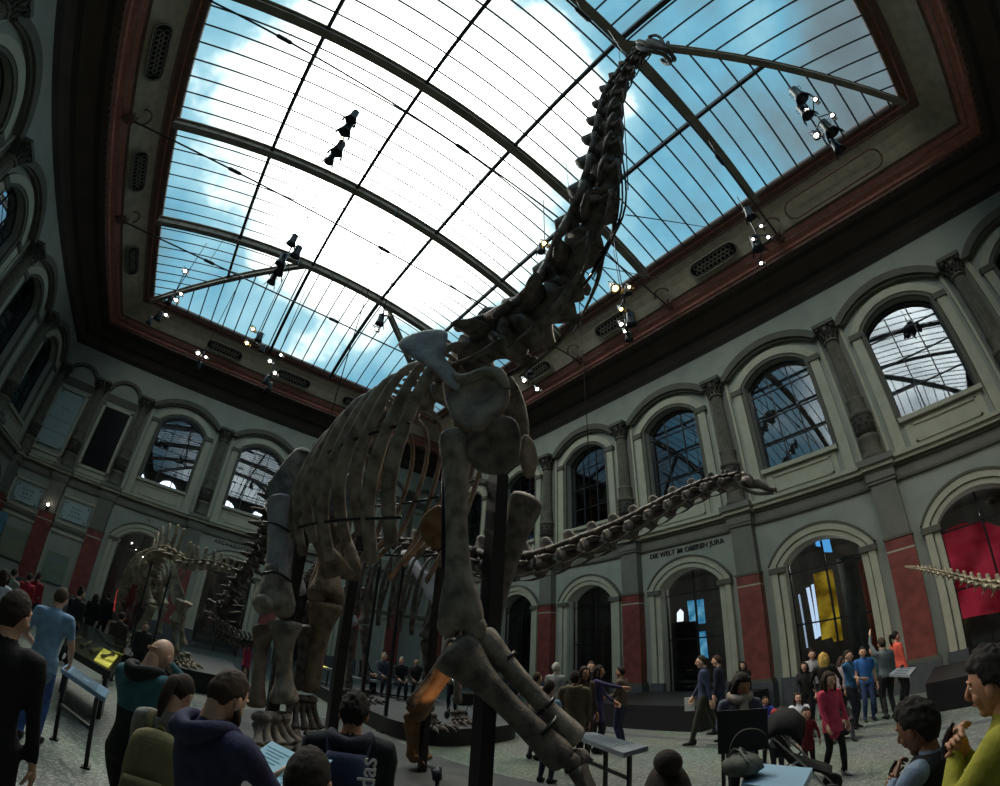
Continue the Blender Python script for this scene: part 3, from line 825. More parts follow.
skull = mb.build('skull', SK)
mb = MB().use(BONED, True)
for sg in (-1, 1): mb.tube([hp(.02, .13*sg, -.06), hp(.2, .14*sg, -.12), hp(.45, .12*sg, -.15), hp(.62, .06*sg, -.15), hp(.67, 0, -.14)], [.05, .05, .045, .045, .045], 8, 3)
mb.build('lower_jaw', skull)
# back
BACK = [(3.05, 4.5, 5.95), (2.95, 5.2, 5.85), (2.7, 6.2, 5.65), (2.4, 7.2, 5.4), (2.1, 8.1, 5.1)]
bk = chain(SK, 'back_vertebra', BONE, BACK, 11, (0, 0, 1), .5, .48, spine=(1.1, 1.0), wing=(1.4, 1.3), lean=.35)
SACR = [(2.05, 8.1, 5.1), (1.95, 8.6, 4.95), (1.85, 9.1, 4.75)]
chain(SK, 'sacral_vertebra', BONEB, SACR, 4, (0, 0, 1), .46, .44, spine=1.0, wing=1.6, lean=.3)
TAIL = [(1.85, 9.1, 4.75), (1.5, 9.7, 4.3), (1.526, 10.186, 3.544), (1.437, 10.502, 3.043), (1.208, 10.833, 2.516), (1.135, 10.941, 2.015), (1.242, 10.728, 1.613), (1.513, 10.188, 1.494), (1.870, 9.722, 1.556)]
chain(SK, 'tail_vertebra', BONED, TAIL, 26, None, .52, .15, upfn=lambda t: V((.2, .3, 1)) if t < .5 else V((-.6, .2, .7)), spine=(1.1, 1.2), wing=(1.0, .3), chev=(1.3, .8), lean=.4)
# ribs: near flank then far flank
for i in range(10):
    a, b = bk[i]; c = (a+b)/2+V((0, 0, .12)); t = i/9
    dn = 2.95-.8*t-.5*max(0, t-.6)+(.25 if i % 3 == 1 else -.12 if i % 3 == 2 else 0); rc = .62+.48*math.sin(PI*min(1, .2+t*.75)); wd = .095-.03*t
    for sg in (1, -1):
        o = rib(SK, BONE if sg > 0 else BONEB, c, SD*sg, FW, dn, rc, wd, .04, back=.75-.2*t, inward=.4)
# rods that hold the ribs
for z0, k in ((4.55, 0), (3.35, 1)):
    for sg in (1, -1):
        P = []
        for i in range(0, 10, 3):
            a, b = bk[i]; t = i/9; rc = .62+.48*math.sin(PI*min(1, .2+t*.75)); c = (a+b)/2
            P.append(V((c.x, c.y, z0+.15*t*(1 if k else -1)))+SD*sg*(rc*(1.04 if k == 0 else .9))-FW*.4)
        mb = MB().use(STEEL, True); mb.tube(P, .022, 6, 3); mb.build('rib_rod', SK)
# shoulder girdle, near side
plate('shoulder_blade', SK, BONEP, [(1.770, 4.996, 5.838), (1.903, 4.947, 6.048), (2.095, 4.705, 6.115), (2.288, 4.446, 6.056), (2.293, 4.443, 5.890), (2.232, 4.418, 5.629), (2.282, 4.336, 5.371), (2.481, 4.225, 5.245), (2.477, 4.170, 4.966), (2.314, 4.262, 5.029), (2.177, 4.390, 5.251), (2.073, 4.550, 5.418), (1.927, 4.776, 5.609)], .09, (.02, -.05, -.02))
plate('shoulder_plate', SK, BONEB, [(2.337, 4.476, 5.274), (2.403, 4.362, 5.311), (2.525, 4.141, 5.191), (2.659, 3.936, 5.259), (2.747, 3.813, 5.222), (2.796, 3.653, 4.979), (2.783, 3.600, 4.717), (2.666, 3.625, 4.489), (2.580, 3.687, 4.349), (2.504, 3.763, 4.246), (2.390, 3.931, 4.320), (2.328, 4.083, 4.490), (2.337, 4.307, 4.848)], .13, (.10, -.02, -.03))
mb = MB().use(BONE, True); mb.tube([(2.324, 4.562, 5.514), (2.395, 4.332, 5.227), (2.490, 4.127, 5.136), (2.612, 3.907, 5.190), (2.712, 3.740, 5.135), (2.773, 3.620, 4.894)], [.06, .09, .09, .08, .09, .05], 8, 3); mb.build('shoulder_ridge', SK)
# shoulder girdle, far side
plate('shoulder_blade', SK, BONEB, [(3.303, 6.058, 6.899), (3.222, 5.988, 7.152), (3.320, 5.819, 7.299), (3.359, 5.565, 7.021), (3.394, 5.307, 6.617), (3.517, 5.106, 6.480), (3.467, 5.140, 6.347), (3.299, 5.367, 6.302), (3.273, 5.731, 6.481)], .09, (0, 0, .08))
plate('shoulder_plate', SK, BONE, [(3.417, 4.810, 5.910), (3.555, 4.583, 6.014), (3.647, 4.381, 5.528), (3.723, 4.316, 5.018), (3.786, 4.394, 4.588), (3.661, 4.498, 4.382), (3.570, 4.571, 4.814), (3.484, 4.699, 5.425)], .13, (.08, 0, 0))
# breast plates
plate('breast_plate', SK, BONED, [(2.446, 3.836, 4.227), (2.580, 3.687, 4.349), (2.687, 3.610, 4.451), (2.846, 3.550, 4.462), (2.926, 3.549, 4.346), (2.964, 3.583, 4.114), (2.958, 3.652, 3.910), (2.837, 3.747, 3.829), (2.643, 3.863, 3.829), (2.518, 3.873, 3.915), (2.447, 3.872, 4.063)], .1, (-.04, .06, .02))
plate('breast_plate', SK, BONEB, [(3.339, 3.986, 4.638), (3.515, 3.966, 4.575), (3.601, 3.957, 4.282), (3.513, 3.968, 4.011), (3.371, 3.959, 4.021), (3.295, 3.958, 4.283)], .08)
# near fore limb
E1 = V((2.728, 4.071, 2.100))
mb = MB().use(BONE, True); longbone(mb, (2.421, 4.087, 4.338), (2.728, 4.095, 2.141), (.125, .11), (.21, .16), (.235, .16), side=(.8, -.6, 0), kn=.13, bow=(-.03, 0, 0)); mb.build('upper_arm_bone', SK)
mb = MB().use(STEEL, True); mb.tube([(2.334, 4.194, 4.134), (2.581, 4.224, 2.230)], .03, 6); mb.build('limb_rod', SK)
mb = MB().use(BONED, True)
longbone(mb, (2.616, 4.084, 1.969), (3.619, 3.451, 0.853), (.13, .12), (.27, .2), (.17, .14), side=(.5, .2, .8)); mb.build('forearm_bone', SK)
mb = MB().use(BONE, True); longbone(mb, (2.965, 4.088, 2.119), (3.842, 3.504, 1.023), (.1, .1), (.15, .13), (.15, .12), side=(.5, .2, .8)); mb.build('forearm_bone', SK)
for px0, py0, dd, px1, py1, d1 in ((487,656,5.05,499,648,5.05), (537,722,5.0,549,712,5.05), (550,716,5.2,541,706,5.2), (505,660,5.08,512,650,5.1)): pass
for c, ax, r in (((3.452, 3.589, 1.192), (.5, -.4, -.6), .16), ((3.571, 3.724, 1.395), (.5, -.4, -.6), .125), ((3.215, 3.959, 1.862), (.5, -.4, -.6), .125)):
    mb = MB().use(STEEL, True); mb.lathe([(r, -.02), (r+.012, -.02), (r+.012, .02), (r, .02)], c, 16, ax); mb.build('clamp_band', SK)
W1 = V((3.737, 3.470, 0.885)); FT = V((W1.x+.28, W1.y-.2, .12))
mb = MB().use(BONED, True)
for k in range(3): mb.ball(W1+V((-.1+.12*k, -.05+.05*k, -.02)), (.12, .11, .09), 9, 6)
mb.build('wrist_bone', SK)
def hand(par, wr, ft, m, spread, wid=.3):
    ax = V(ft)-V(wr); s = V(spread).normalized()
    for k in range(5):
        u = (k-2)/2; mb = MB().use(m, True)
        q = V((math.cos(u*1.1), 0, 0))
        off = s*u*wid*.6
        a = V(wr)+ax*.12+off*.8; b = V(ft)+off+V((0, 0, .06))
        longbone(mb, a, b, .05, (.08, .07), (.085, .07), side=s)
        mb.build('hand_bone', par)
        mb = MB().use(m, True); fwd = s.cross(V((0, 0, 1)))*-1
        if fwd.dot(FW) < 0: fwd = -fwd
        mb.ball(b+fwd*.05+V((0, 0, -.03)), (.085, .085, .06), 9, 6)
        if k == 0: mb.tube([b+fwd*.05, b+fwd*.2-s*.05, b+fwd*.32-s*.08+V((0, 0, -.05))], [.06, .05, .015], 7, 2)
        mb.build('toe_bone', par)
hand(SK, W1, FT, BONED, (.8, .5, 0))
# far fore limb, orange lamplight painted into its lower bones
mb = MB().use(BONED, True); longbone(mb, (4.070, 4.677, 4.103), (3.869, 5.347, 2.103), (.2, .15), (.36, .2), (.3, .2), side=(.9, .4, 0), kn=.14); mb.build('upper_arm_bone', SK)
mb = MB().use(BONELIT, True); longbone(mb, (3.786, 5.649, 1.979), (3.535, 6.364, 0.967), (.13, .1), (.2, .14), (.19, .12), side=(.9, -.3, .2)); mb.build('forearm_bone', SK)
mb = MB().use(BONED, True); longbone(mb, (3.790, 5.825, 2.089), (3.319, 6.163, 1.093), (.05, .05), (.1, .08), (.08, .07), side=(.9, -.3, .2)); mb.build('forearm_bone', SK)
mb = MB().use(BONELIT, True)
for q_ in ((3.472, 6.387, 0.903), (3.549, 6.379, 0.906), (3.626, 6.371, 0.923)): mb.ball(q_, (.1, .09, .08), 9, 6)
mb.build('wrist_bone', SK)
W2 = V((3.523, 6.394, 0.918)); F2 = V((3.829, 6.680, 0.409))
hand(SK, W2, (F2.x, F2.y, .2), BONELIT, (.9, .35, 0), .26)
# pelvis
plate('hip_bone', SK, BONED, [(0.980, 7.940, 3.987), (1.101, 7.974, 4.370), (1.248, 8.003, 4.819), (1.431, 8.176, 5.188), (1.830, 8.403, 5.192), (2.026, 8.255, 4.710), (1.888, 7.980, 4.090), (1.587, 7.841, 3.935), (1.275, 7.796, 3.976)], .1, (-.15, -.1, 0))
plate('hip_bone', SK, BONED, [(2.206, 8.931, 4.507), (2.365, 8.994, 5.057), (2.646, 8.916, 5.311), (3.011, 8.693, 4.913), (2.973, 8.601, 4.234), (2.639, 8.604, 3.981)], .1, (.15, .05, 0))
for s0, pts in ((1, [(1.661, 7.928, 4.030), (1.985, 7.440, 3.414), (2.201, 7.274, 3.112), (2.393, 7.319, 2.910)]), (-1, [(2.617, 8.611, 4.099), (2.687, 7.959, 3.567), (2.749, 7.726, 3.173), (2.754, 7.724, 2.926)])):
    mb = MB().use(BONEB, True); mb.tube(pts, [(.22, .1), (.13, .08), (.22, .09), (.3, .06)], 10, 4, up=V((-.9, -.3, 0))); mb.build('pubic_bone', SK)
    q = [V(p)+V((-.1, .9, -.05)) for p in pts]
    mb = MB().use(BONEB, True); mb.tube([V(pts[0])+V((-.1, .5, 0)), q[1]+V((0, .3, 0)), q[2]+V((-.1, .5, 0)), q[3]+V((-.1, .7, -.1))], [(.2, .1), (.1, .07), (.12, .06), (.15, .05)], 10, 3, up=V((-.9, -.3, 0))); mb.build('seat_bone', SK)
# near hind limb
KN = V((1.533, 7.597, 2.081))
mb = MB().use(BONEP, True); longbone(mb, (1.254, 7.850, 4.036), (1.510, 7.632, 2.619), (.2, .15), (.24, .18), (.22, .17), side=SD.cross(V((0, 0, 1)))); mb.build('thigh_bone', SK)
mb = MB().use(BONE, True)
mb.tube([(1.477, 7.659, 2.874), (1.504, 7.633, 2.650), (1.514, 7.611, 2.426), (1.528, 7.598, 2.269), (1.548, 7.594, 2.163)], [(.22, .18), (.24, .2), (.32, .26), (.36, .28), (.28, .22)], 16, 3, up=V((.3, -.95, 0)))
for sg in (-1, 1): mb.ball(V((1.524, 7.548, 2.237))+V((.9, .3, 0))*.19*sg, (.18, .24, .17), 12, 8)
mb.build('thigh_bone_end', SK)
mb = MB().use(STEEL, True); mb.tube([(1.228, 7.500, 2.672), (1.410, 7.366, 2.740), (1.686, 7.359, 2.646)], .025, 6, 3); mb.build('clamp_band', SK)
mb = MB().use(STEEL, True); mb.tube([(1.068, 7.626, 3.495), (1.268, 7.544, 3.506), (1.533, 7.597, 3.452)], .02, 6, 3); mb.build('clamp_band', SK)
mb = MB().use(BONE, True); longbone(mb, (1.742, 7.552, 2.029), (1.911, 7.459, 0.799), (.13, .12), (.3, .2), (.24, .17), side=(.95, .3, 0)); mb.build('shin_bone', SK)
mb = MB().use(BONEB, True); longbone(mb, (1.434, 7.565, 1.906), (1.492, 7.401, 0.695), (.1, .09), (.18, .13), (.15, .12), side=(.95, .3, 0)); mb.build('calf_bone', SK)
mb = MB().use(BONEP, True); longbone(mb, (1.684, 8.331, 3.830), (1.987, 8.162, 2.508), (.12, .1), (.16, .12), (.2, .14), side=(.9, .3, 0)); mb.build('thigh_strut_bone', SK)
def foot(par, ank, m, fwd, sz=1.0, gz=0.0):
    fwd = V(fwd).normalized(); s = fwd.cross(V((0, 0, 1))); ank = V(ank)
    mb = MB().use(m, True)
    for k in range(3): mb.ball(ank+s*(-.2+.2*k)*sz+V((0, 0, -.02)), (.15*sz, .13*sz, .09*sz), 10, 6)
    mb.build('ankle_bone', par)
    for k in range(5):
        u = (k-2)/2; dr = (fwd+s*u*.75).normalized(); a = ank+s*u*.24*sz-V((0, 0, .1*sz)); b = V((a.x, a.y, 0))+dr*.24*sz; b.z = gz+(max(.22*sz, .2) if not gz else .15*sz)
        mb = MB().use(m, True); longbone(mb, a, b, .055*sz, .09*sz, .09*sz, side=s); mb.build('foot_bone', par)
        mb = MB().use(m, True); e = b+dr*.1; e.z = gz+(.14 if not gz else .09*sz); longbone(mb, b+dr*.06+V((0, 0, -.02)), e+dr*.06, .06*sz, .075*sz, .075*sz, side=s); mb.build('toe_bone', par)
        mb = MB().use(m, True); c = e+dr*.1; mb.tube([c, c+dr*.09+V((0, 0, .0)), c+dr*.2+V((0, 0, -.07))], [(.05*sz, .07*sz), (.05*sz, .06*sz), (.01, .015)], 8, 3); mb.build('toe_claw', par)
foot(SK, (1.731, 7.349, 0.617), BONE, (.55, -.85, 0), 1.05)
# far hind limb
mb = MB().use(BONEB, True); longbone(mb, (2.608, 8.823, 4.091), (2.687, 8.694, 2.624), (.24, .17), (.3, .2), (.38, .25), side=(.95, .3, 0), kn=.2); mb.build('thigh_bone', SK)
mb = MB().use(BONEB, True); longbone(mb, (2.699, 8.691, 2.551), (2.690, 8.903, 0.855), (.2, .15), (.38, .24), (.22, .16), side=(.95, .3, 0)); mb.build('shin_bone', SK)
mb = MB().use(BONED, True); longbone(mb, (2.396, 8.675, 2.048), (2.486, 8.858, 0.874), (.09, .08), (.17, .12), (.14, .1), side=(.95, .3, 0)); mb.build('calf_bone', SK)
foot(SK, (2.574, 8.833, 0.742), BONED, (.3, -.95, 0), .95)
# steel mount
def post(par, base, z, w=.2): 
    mb = MB().use(STEEL); mb.box((base[0], base[1], z/2), (w, w, z)); mb.box((base[0], base[1], .02), (w+.2, w+.2, .04)); mb.build('mount_post', par)
b = V((3.186, 4.235, 2.069)); post(SK, b, 4.05, .18)
b = V((1.894, 8.081, 3.116)); post(SK, b, 4.5, .19)
b = V((3.301, 9.121, 1.906)); post(SK, b, 4.4, .2)
b = V((3.740, 6.385, 2.694)); post(SK, b, 3.6, .1)
# hanging cables of the neck
for a, b in (((3.570, 2.015, 7.508), (XR-3.2, 2.6, 16.1)), ((3.585, 1.885, 8.060), (4.6, 1.17, 17.7)), ((3.771, 0.996, 11.916), (4.1, 1.17, 17.8)), ((3.482, 3.006, 7.215), (XR-3.2, 6.2, 16.1))):
    mb = MB().use(IRON2, True); mb.tube([a, b], .012, 4); mb.build('neck_cable', SK)
mb = MB().use(IRON2, True); mb.tube([(1.95, 8.6, 5.5), (1.95, 8.6, roof_z(1.95, 8.6)-.1)], .012, 4); mb.build('suspension_cable', SK)
# rods running along the throat of the neck
mb = MB().use(STEEL, True)
for o in (-.12, .0, .12):
    Q_ = NECK[2:8]; mb.tube([V(p)+V((.24+o*.3, -.26+o, -.05))*math.sin(PI*k/(len(Q_)-1)) for k, p in enumerate(Q_)], .018, 5, 4)
mb.build('neck_rod', SK)

# ================= long, low sauropod behind (level neck)
D = empty('sauropod_skeleton', (5.6, 9.5, 0), 'long low dinosaur skeleton with level neck standing on the dark plinth behind the giant', 'dinosaur skeleton')
DSP = [(4.163, 11.892, 4.231), (4.418, 11.157, 4.364), (4.712, 10.381, 4.354), (4.957, 9.595, 4.227), (5.128, 8.817, 3.973), (5.336, 8.100, 3.793)]
db = chain(D, 'back_vertebra', BONED, DSP, 10, (0, 0, 1), .34, .32, spine=1.2, wing=1.2, lean=.3)
DN = [(5.336, 8.100, 3.793), (5.640, 7.269, 3.580), (5.977, 6.458, 3.614), (6.223, 5.642, 3.820), (6.437, 4.751, 4.042), (6.590, 3.982, 4.292), (6.709, 3.239, 4.469), (6.793, 2.672, 4.471)]
chain(D, 'neck_vertebra', BONED, DN, 13, (0, 0, 1), .6, .24, spine=(.9, .7), wing=1.0, ribs=(1.1, 1.2), lean=.15)
a, b = V((6.817, 2.611, 4.475)), V((6.834, 2.103, 4.150)); f = (b-a).normalized(); s = f.cross(V((0, 0, 1))).normalized(); u = s.cross(f)
mb = MB().use(BONED, True)
mb.tube([a, a+f*.12, a+f*.3+u*.02, a+f*.48-u*.01, b], [(.05, .05), (.1, .1), (.09, .08), (.075, .05), (.06, .03)], 10, 3, up=u)
for sg in (-1, 1): mb.tube([a+s*.07*sg+u*.1, a+f*.15+s*.11*sg+u*.09, a+f*.25+s*.08*sg-u*.01], [.03, .02, .03], 6, 3)
sk = mb.build('skull', D)
mb = MB().use(BONED, True); mb.tube([a+f*.05-u*.12, a+f*.3-u*.14, b-u*.06-f*.03], [(.06, .03), (.07, .03), (.05, .02)], 8, 3, up=u); mb.build('lower_jaw', sk)
dside = V((-.93, -.3, 0)).normalized(); dfw = (V(db[-1][1])-V(db[0][0])); dfw.z = 0; dfw.normalize(); dside = V((dfw.y, -dfw.x, 0))
if dside.dot(V((-1, -1, 0))) < 0: dside = -dside
for i in range(9):
    p, q = db[i]; c = (V(p)+V(q))/2; t = i/8
    for sg in (1, -1): rib(D, BONED, c, dside*sg, dfw, 1.95-.5*abs(t-.6), .6, .06, .025, back=.25, inward=.12)
SP = [(4.422, 9.523, 4.009), (4.658, 9.299, 4.077), (4.717, 8.931, 3.681), (4.864, 8.623, 3.503), (4.982, 8.439, 3.680), (5.063, 8.274, 3.378), (5.026, 8.297, 2.954), (4.811, 8.480, 2.849), (4.745, 8.689, 3.186), (4.574, 9.117, 3.628)]
plate('shoulder_blade', D, BONEP, SP, .07, (0, -.03, 0))
mb = MB().use(BONED, True); longbone(mb, (4.927, 8.355, 2.860), (4.839, 8.637, 2.151), .08, .15, .14, side=(.9, .3, 0)); mb.build('upper_arm_bone', D)
mb = MB().use(BONED, True); longbone(mb, (4.860, 8.625, 2.112), (5.060, 8.509, 0.678), .06, .1, .1, side=(.9, .3, 0)); mb.build('forearm_bone', D)
mb = MB().use(BONED, True); longbone(mb, (5.943, 9.018, 3.110), (5.945, 9.136, 2.196), .08, .14, .13, side=(.9, .3, 0)); mb.build('upper_arm_bone', D)
mb = MB().use(BONED, True); longbone(mb, (5.929, 9.146, 2.150), (6.071, 9.053, 0.780), .06, .1, .1, side=(.9, .3, 0)); mb.build('forearm_bone', D)
for q_ in ((5.051, 8.515, 1.038), (6.071, 9.053, 1.089)): foot(D, V((q_[0], q_[1], .62)), BONED, dfw, .6, .36)
plate('hip_bone', D, BONED, [(4.082, 12.026, 3.839), (4.178, 12.099, 4.258), (4.378, 11.708, 4.259), (4.461, 11.463, 3.870), (4.323, 11.515, 3.473), (4.142, 11.794, 3.507)], .08)
mb = MB().use(BONEP, True); longbone(mb, (4.194, 11.775, 3.330), (4.418, 11.693, 2.293), .09, .16, .17, side=(.9, .3, 0)); mb.build('thigh_bone', D)
mb = MB().use(BONED, True); longbone(mb, (4.425, 11.691, 2.243), (4.557, 11.747, 0.723), .08, .14, .12, side=(.9, .3, 0)); mb.build('shin_bone', D)
q_ = (4.509, 11.765, 1.123); foot(D, (q_[0], q_[1], .66), BONED, dfw, .7, .36)
mb = MB().use(BONED, True); longbone(mb, (4.875, 12.267, 3.402), (4.956, 12.234, 2.416), .09, .16, .17, side=(.9, .3, 0)); mb.build('thigh_bone', D)
mb = MB().use(BONED, True); longbone(mb, (4.963, 12.231, 2.362), (5.194, 12.135, 0.833), .08, .14, .12, side=(.9, .3, 0)); mb.build('shin_bone', D)
q_ = (5.147, 12.155, 1.254); foot(D, (q_[0], q_[1], .66), BONED, dfw, .7, .36)
q_ = (6.295, 5.409, 3.886); mb = MB().use(IRON2, True); mb.tube([q_, (q_[0], q_[1], roof_z(q_[0], q_[1])-.1)], .012, 4); mb.build('suspension_cable', D)
DT = [(4.163, 11.892, 4.231), (4.107, 12.755, 4.317), (4.028, 13.825, 4.167), (3.991, 15.081, 3.778), (4.048, 16.511, 3.347)]
chain(D, 'tail_vertebra', BONED, DT, 18, (0, 0, 1), .34, .16, spine=1.1, wing=.7, chev=(1.2, .6), lean=.3)
for q_ in ((4.782, 9.906, 3.215), (4.747, 11.239, 3.275)): 
    b = V(q_); zt = b.z+.6; post(D, b, zt, .07)

# ================= the smaller high-spined sauropod at the left
S = empty('sauropod_skeleton', (-1.3, 16.0, 0), 'smaller brown dinosaur skeleton with tall back spines in front of the far left doorway', 'dinosaur skeleton')
SB = [(-1.9, 17.4, 2.75), (-1.75, 16.7, 3.15), (-1.5, 16.0, 3.3), (-1.2, 15.3, 3.2), (-.9, 14.7, 3.0)]
SB = [(-0.942, 16.573, 2.090), (-0.925, 15.773, 2.627), (-0.798, 14.979, 3.031), (-0.514, 14.191, 3.217), (-0.086, 13.400, 3.075)]
sb = chain(S, 'back_vertebra', BONEW, SB, 9, (0, 0, 1), .36, .32, spine=(3.4, 2.8), wing=1.3, lean=.3)
sfw = (V(sb[-1][1])-V(sb[0][0])); sfw.z = 0; sfw.normalize(); sside = V((sfw.y, -sfw.x, 0))
for i in range(8):
    p, q = sb[i]; c = (V(p)+V(q))/2
    for sg in (1, -1): rib(S, BONEW, c, sside*sg, sfw, 1.2-.05*i, .55, .06, .028, back=.35, inward=.4)
SN = [(-0.015, 13.300, 3.007), (0.256, 12.997, 2.955), (0.532, 12.689, 3.035), (0.909, 12.367, 3.064), (1.340, 12.026, 3.004), (1.677, 11.781, 2.903)]
chain(S, 'neck_vertebra', BONEW, SN, 11, (0, 0, 1), .3, .15, spine=(2.2, 1.2), wing=1.0, ribs=1.2, lean=.1)
plate('shoulder_blade', S, BONEW, [(-0.241, 13.298, 2.859), (-0.061, 13.200, 2.878), (0.056, 13.100, 2.538), (0.345, 12.895, 2.198), (0.356, 12.895, 1.946), (0.070, 12.900, 1.871), (-0.062, 13.100, 2.194), (-0.103, 13.200, 2.550)], .06)
plate('hip_bone', S, BONEW, [(-1.369, 15.239, 2.368), (-1.334, 15.342, 2.837), (-0.996, 15.067, 2.978), (-0.710, 14.883, 2.636), (-0.797, 14.879, 2.317), (-1.065, 15.062, 2.186)], .07, (-.1, -.1, 0))
for nm, a, b, rs, ra, rb in (('thigh_bone', (-0.827, 14.877, 2.424), (-0.514, 14.791, 1.704), .1, .16, .2), ('shin_bone', (-0.472, 14.742, 1.773), (-0.695, 14.884, 0.912), .08, .17, .13), ('thigh_bone', (-0.457, 15.793, 2.518), (-0.173, 15.699, 1.795), .1, .16, .18), ('shin_bone', (-0.159, 15.699, 1.738), (-0.126, 15.800, 0.953), .08, .15, .12),
    ('upper_arm_bone', (0.273, 12.897, 2.077), (0.210, 12.998, 1.502), .09, .16, .15), ('forearm_bone', (0.216, 12.998, 1.478), (0.416, 12.993, 0.799), .06, .12, .1), ('upper_arm_bone', (0.449, 13.493, 2.074), (0.347, 13.596, 1.622), .08, .15, .14), ('forearm_bone', (0.353, 13.595, 1.597), (0.603, 13.587, 0.946), .06, .11, .1)):
    mb = MB().use(BONEW, True); longbone(mb, a, b, rs, ra, rb, side=(.9, .3, 0)); mb.build(nm, S)
for q_ in ((-0.696, 14.884, 0.799), (-0.100, 15.800, 0.838), (0.436, 12.993, 0.704), (0.624, 13.586, 0.845)): foot(S, (q_[0], q_[1], .78), BONEW, sfw, .6, .5)
ST = [(-0.942, 16.573, 2.090), (-0.896, 17.177, 1.920), (-0.731, 18.185, 1.772), (-0.453, 19.395, 1.667)]
chain(S, 'tail_vertebra', BONEW, ST, 10, (0, 0, 1), .32, .18, spine=(1.8, 1), wing=.7, chev=1.0)
for q_ in ((-0.764, 14.580, 2.658), (-0.177, 13.599, 2.630)):
    b = V(q_); post(S, b, b.z+.2, .05)
# ================= tail tip of a skeleton outside the frame at the right
T = empty('tail_skeleton', (9.5, -1.2, 1.9), 'thin whip-like tail of vertebrae crossing the red lit doorway', 'dinosaur skeleton')
TP = [(9.566, 0.806, 2.882), (9.192, 0.378, 2.667), (8.800, -0.001, 2.436), (8.393, -0.337, 2.210), (8.076, -0.629, 2.067), (7.742, -0.951, 1.941), (7.270, -1.383, 1.806)]
chain(T, 'tail_vertebra', BONEW, TP, 24, (0, 0, 1), .03, .2, spine=(.6, 1.0), wing=.5, chev=(.3, .8))
b = V((7.626, -1.064, 1.900)); mb = MB().use(STEEL, True); mb.tube([(b.x, b.y, 0), b], .03, 8); mb.build('mount_post', T)
# ------------------------------------------------------------------ people
SKINM, CLOTH = {}, {}
def skin_mat(h):
    if h not in SKINM: SKINM[h] = mat('skin_tone', h, .55, .12, 9, .05)
    return SKINM[h]
def cloth(h, var=.25):
    if h not in CLOTH: CLOTH[h] = mat('cloth_fabric', h, .88, var, 11, .25)
    return CLOTH[h]
EYEW = mat('eye_white', '#d8d4cc', .3, .05, 1); EYED = mat('eye_iris', '#1c1410', .2, .1, 1)
LIPS = {}
def ik(a, b, l1, l2, pole):
    a, b = V(a), V(b); d = b-a; L = min(d.length, (l1+l2)*.999); u = d.normalized(); b = a+u*L
    x = (l1*l1-l2*l2+L*L)/(2*L); h = math.sqrt(max(0, l1*l1-x*x)); p = V(pole); p = (p-u*p.dot(u))
    p = p.normalized() if p.length > 1e-6 else V((0, 1, 0))
    return a+u*x+p*h, b
def fingers(mb, wr, d, palm_n, side, curl=.5, sc=1.0, grip=None):
    """palm with four unequal bent fingers and a thumb from the side of the palm"""
    d = V(d).normalized(); n = V(palm_n); n = (n-d*n.dot(d)).normalized(); s = d.cross(n)*side
    W = V(wr)
    mb.tube([W-d*.02*sc, W+d*.02*sc, W+d*.055*sc, W+d*.09*sc, W+d*.1*sc], [(.027*sc, .02*sc), (.033*sc, .019*sc), (.042*sc, .018*sc), (.04*sc, .016*sc), (.03*sc, .012*sc)], 10, 2, up=n)
    for k, (o, ln) in enumerate(((-.03, .066), (-.01, .078), (.01, .073), (.029, .058))):
        p = W+d*.093*sc+s*o*sc; P = [p]; a = 0
        for j, fr in enumerate((.45, .32, .23)):
            a += curl*(.55, .75, .5)[j]; p = p+(d*math.cos(a)+n*math.sin(a)+s*o*.8*(1-curl))*ln*fr*sc; P.append(p)
        mb.tube(P, [.0095*sc, .009*sc, .008*sc, .006*sc], 6, 2)
    t0 = W+d*.035*sc-s*.034*sc
    mb.tube([t0, t0+(d*.6-s*.55+n*.25)*.035*sc, t0+(d*.85-s*.3+n*.5)*.062*sc, t0+(d*.95-s*.05+n*.6)*.082*sc], [.013*sc, .0115*sc, .01*sc, .007*sc], 6, 2)

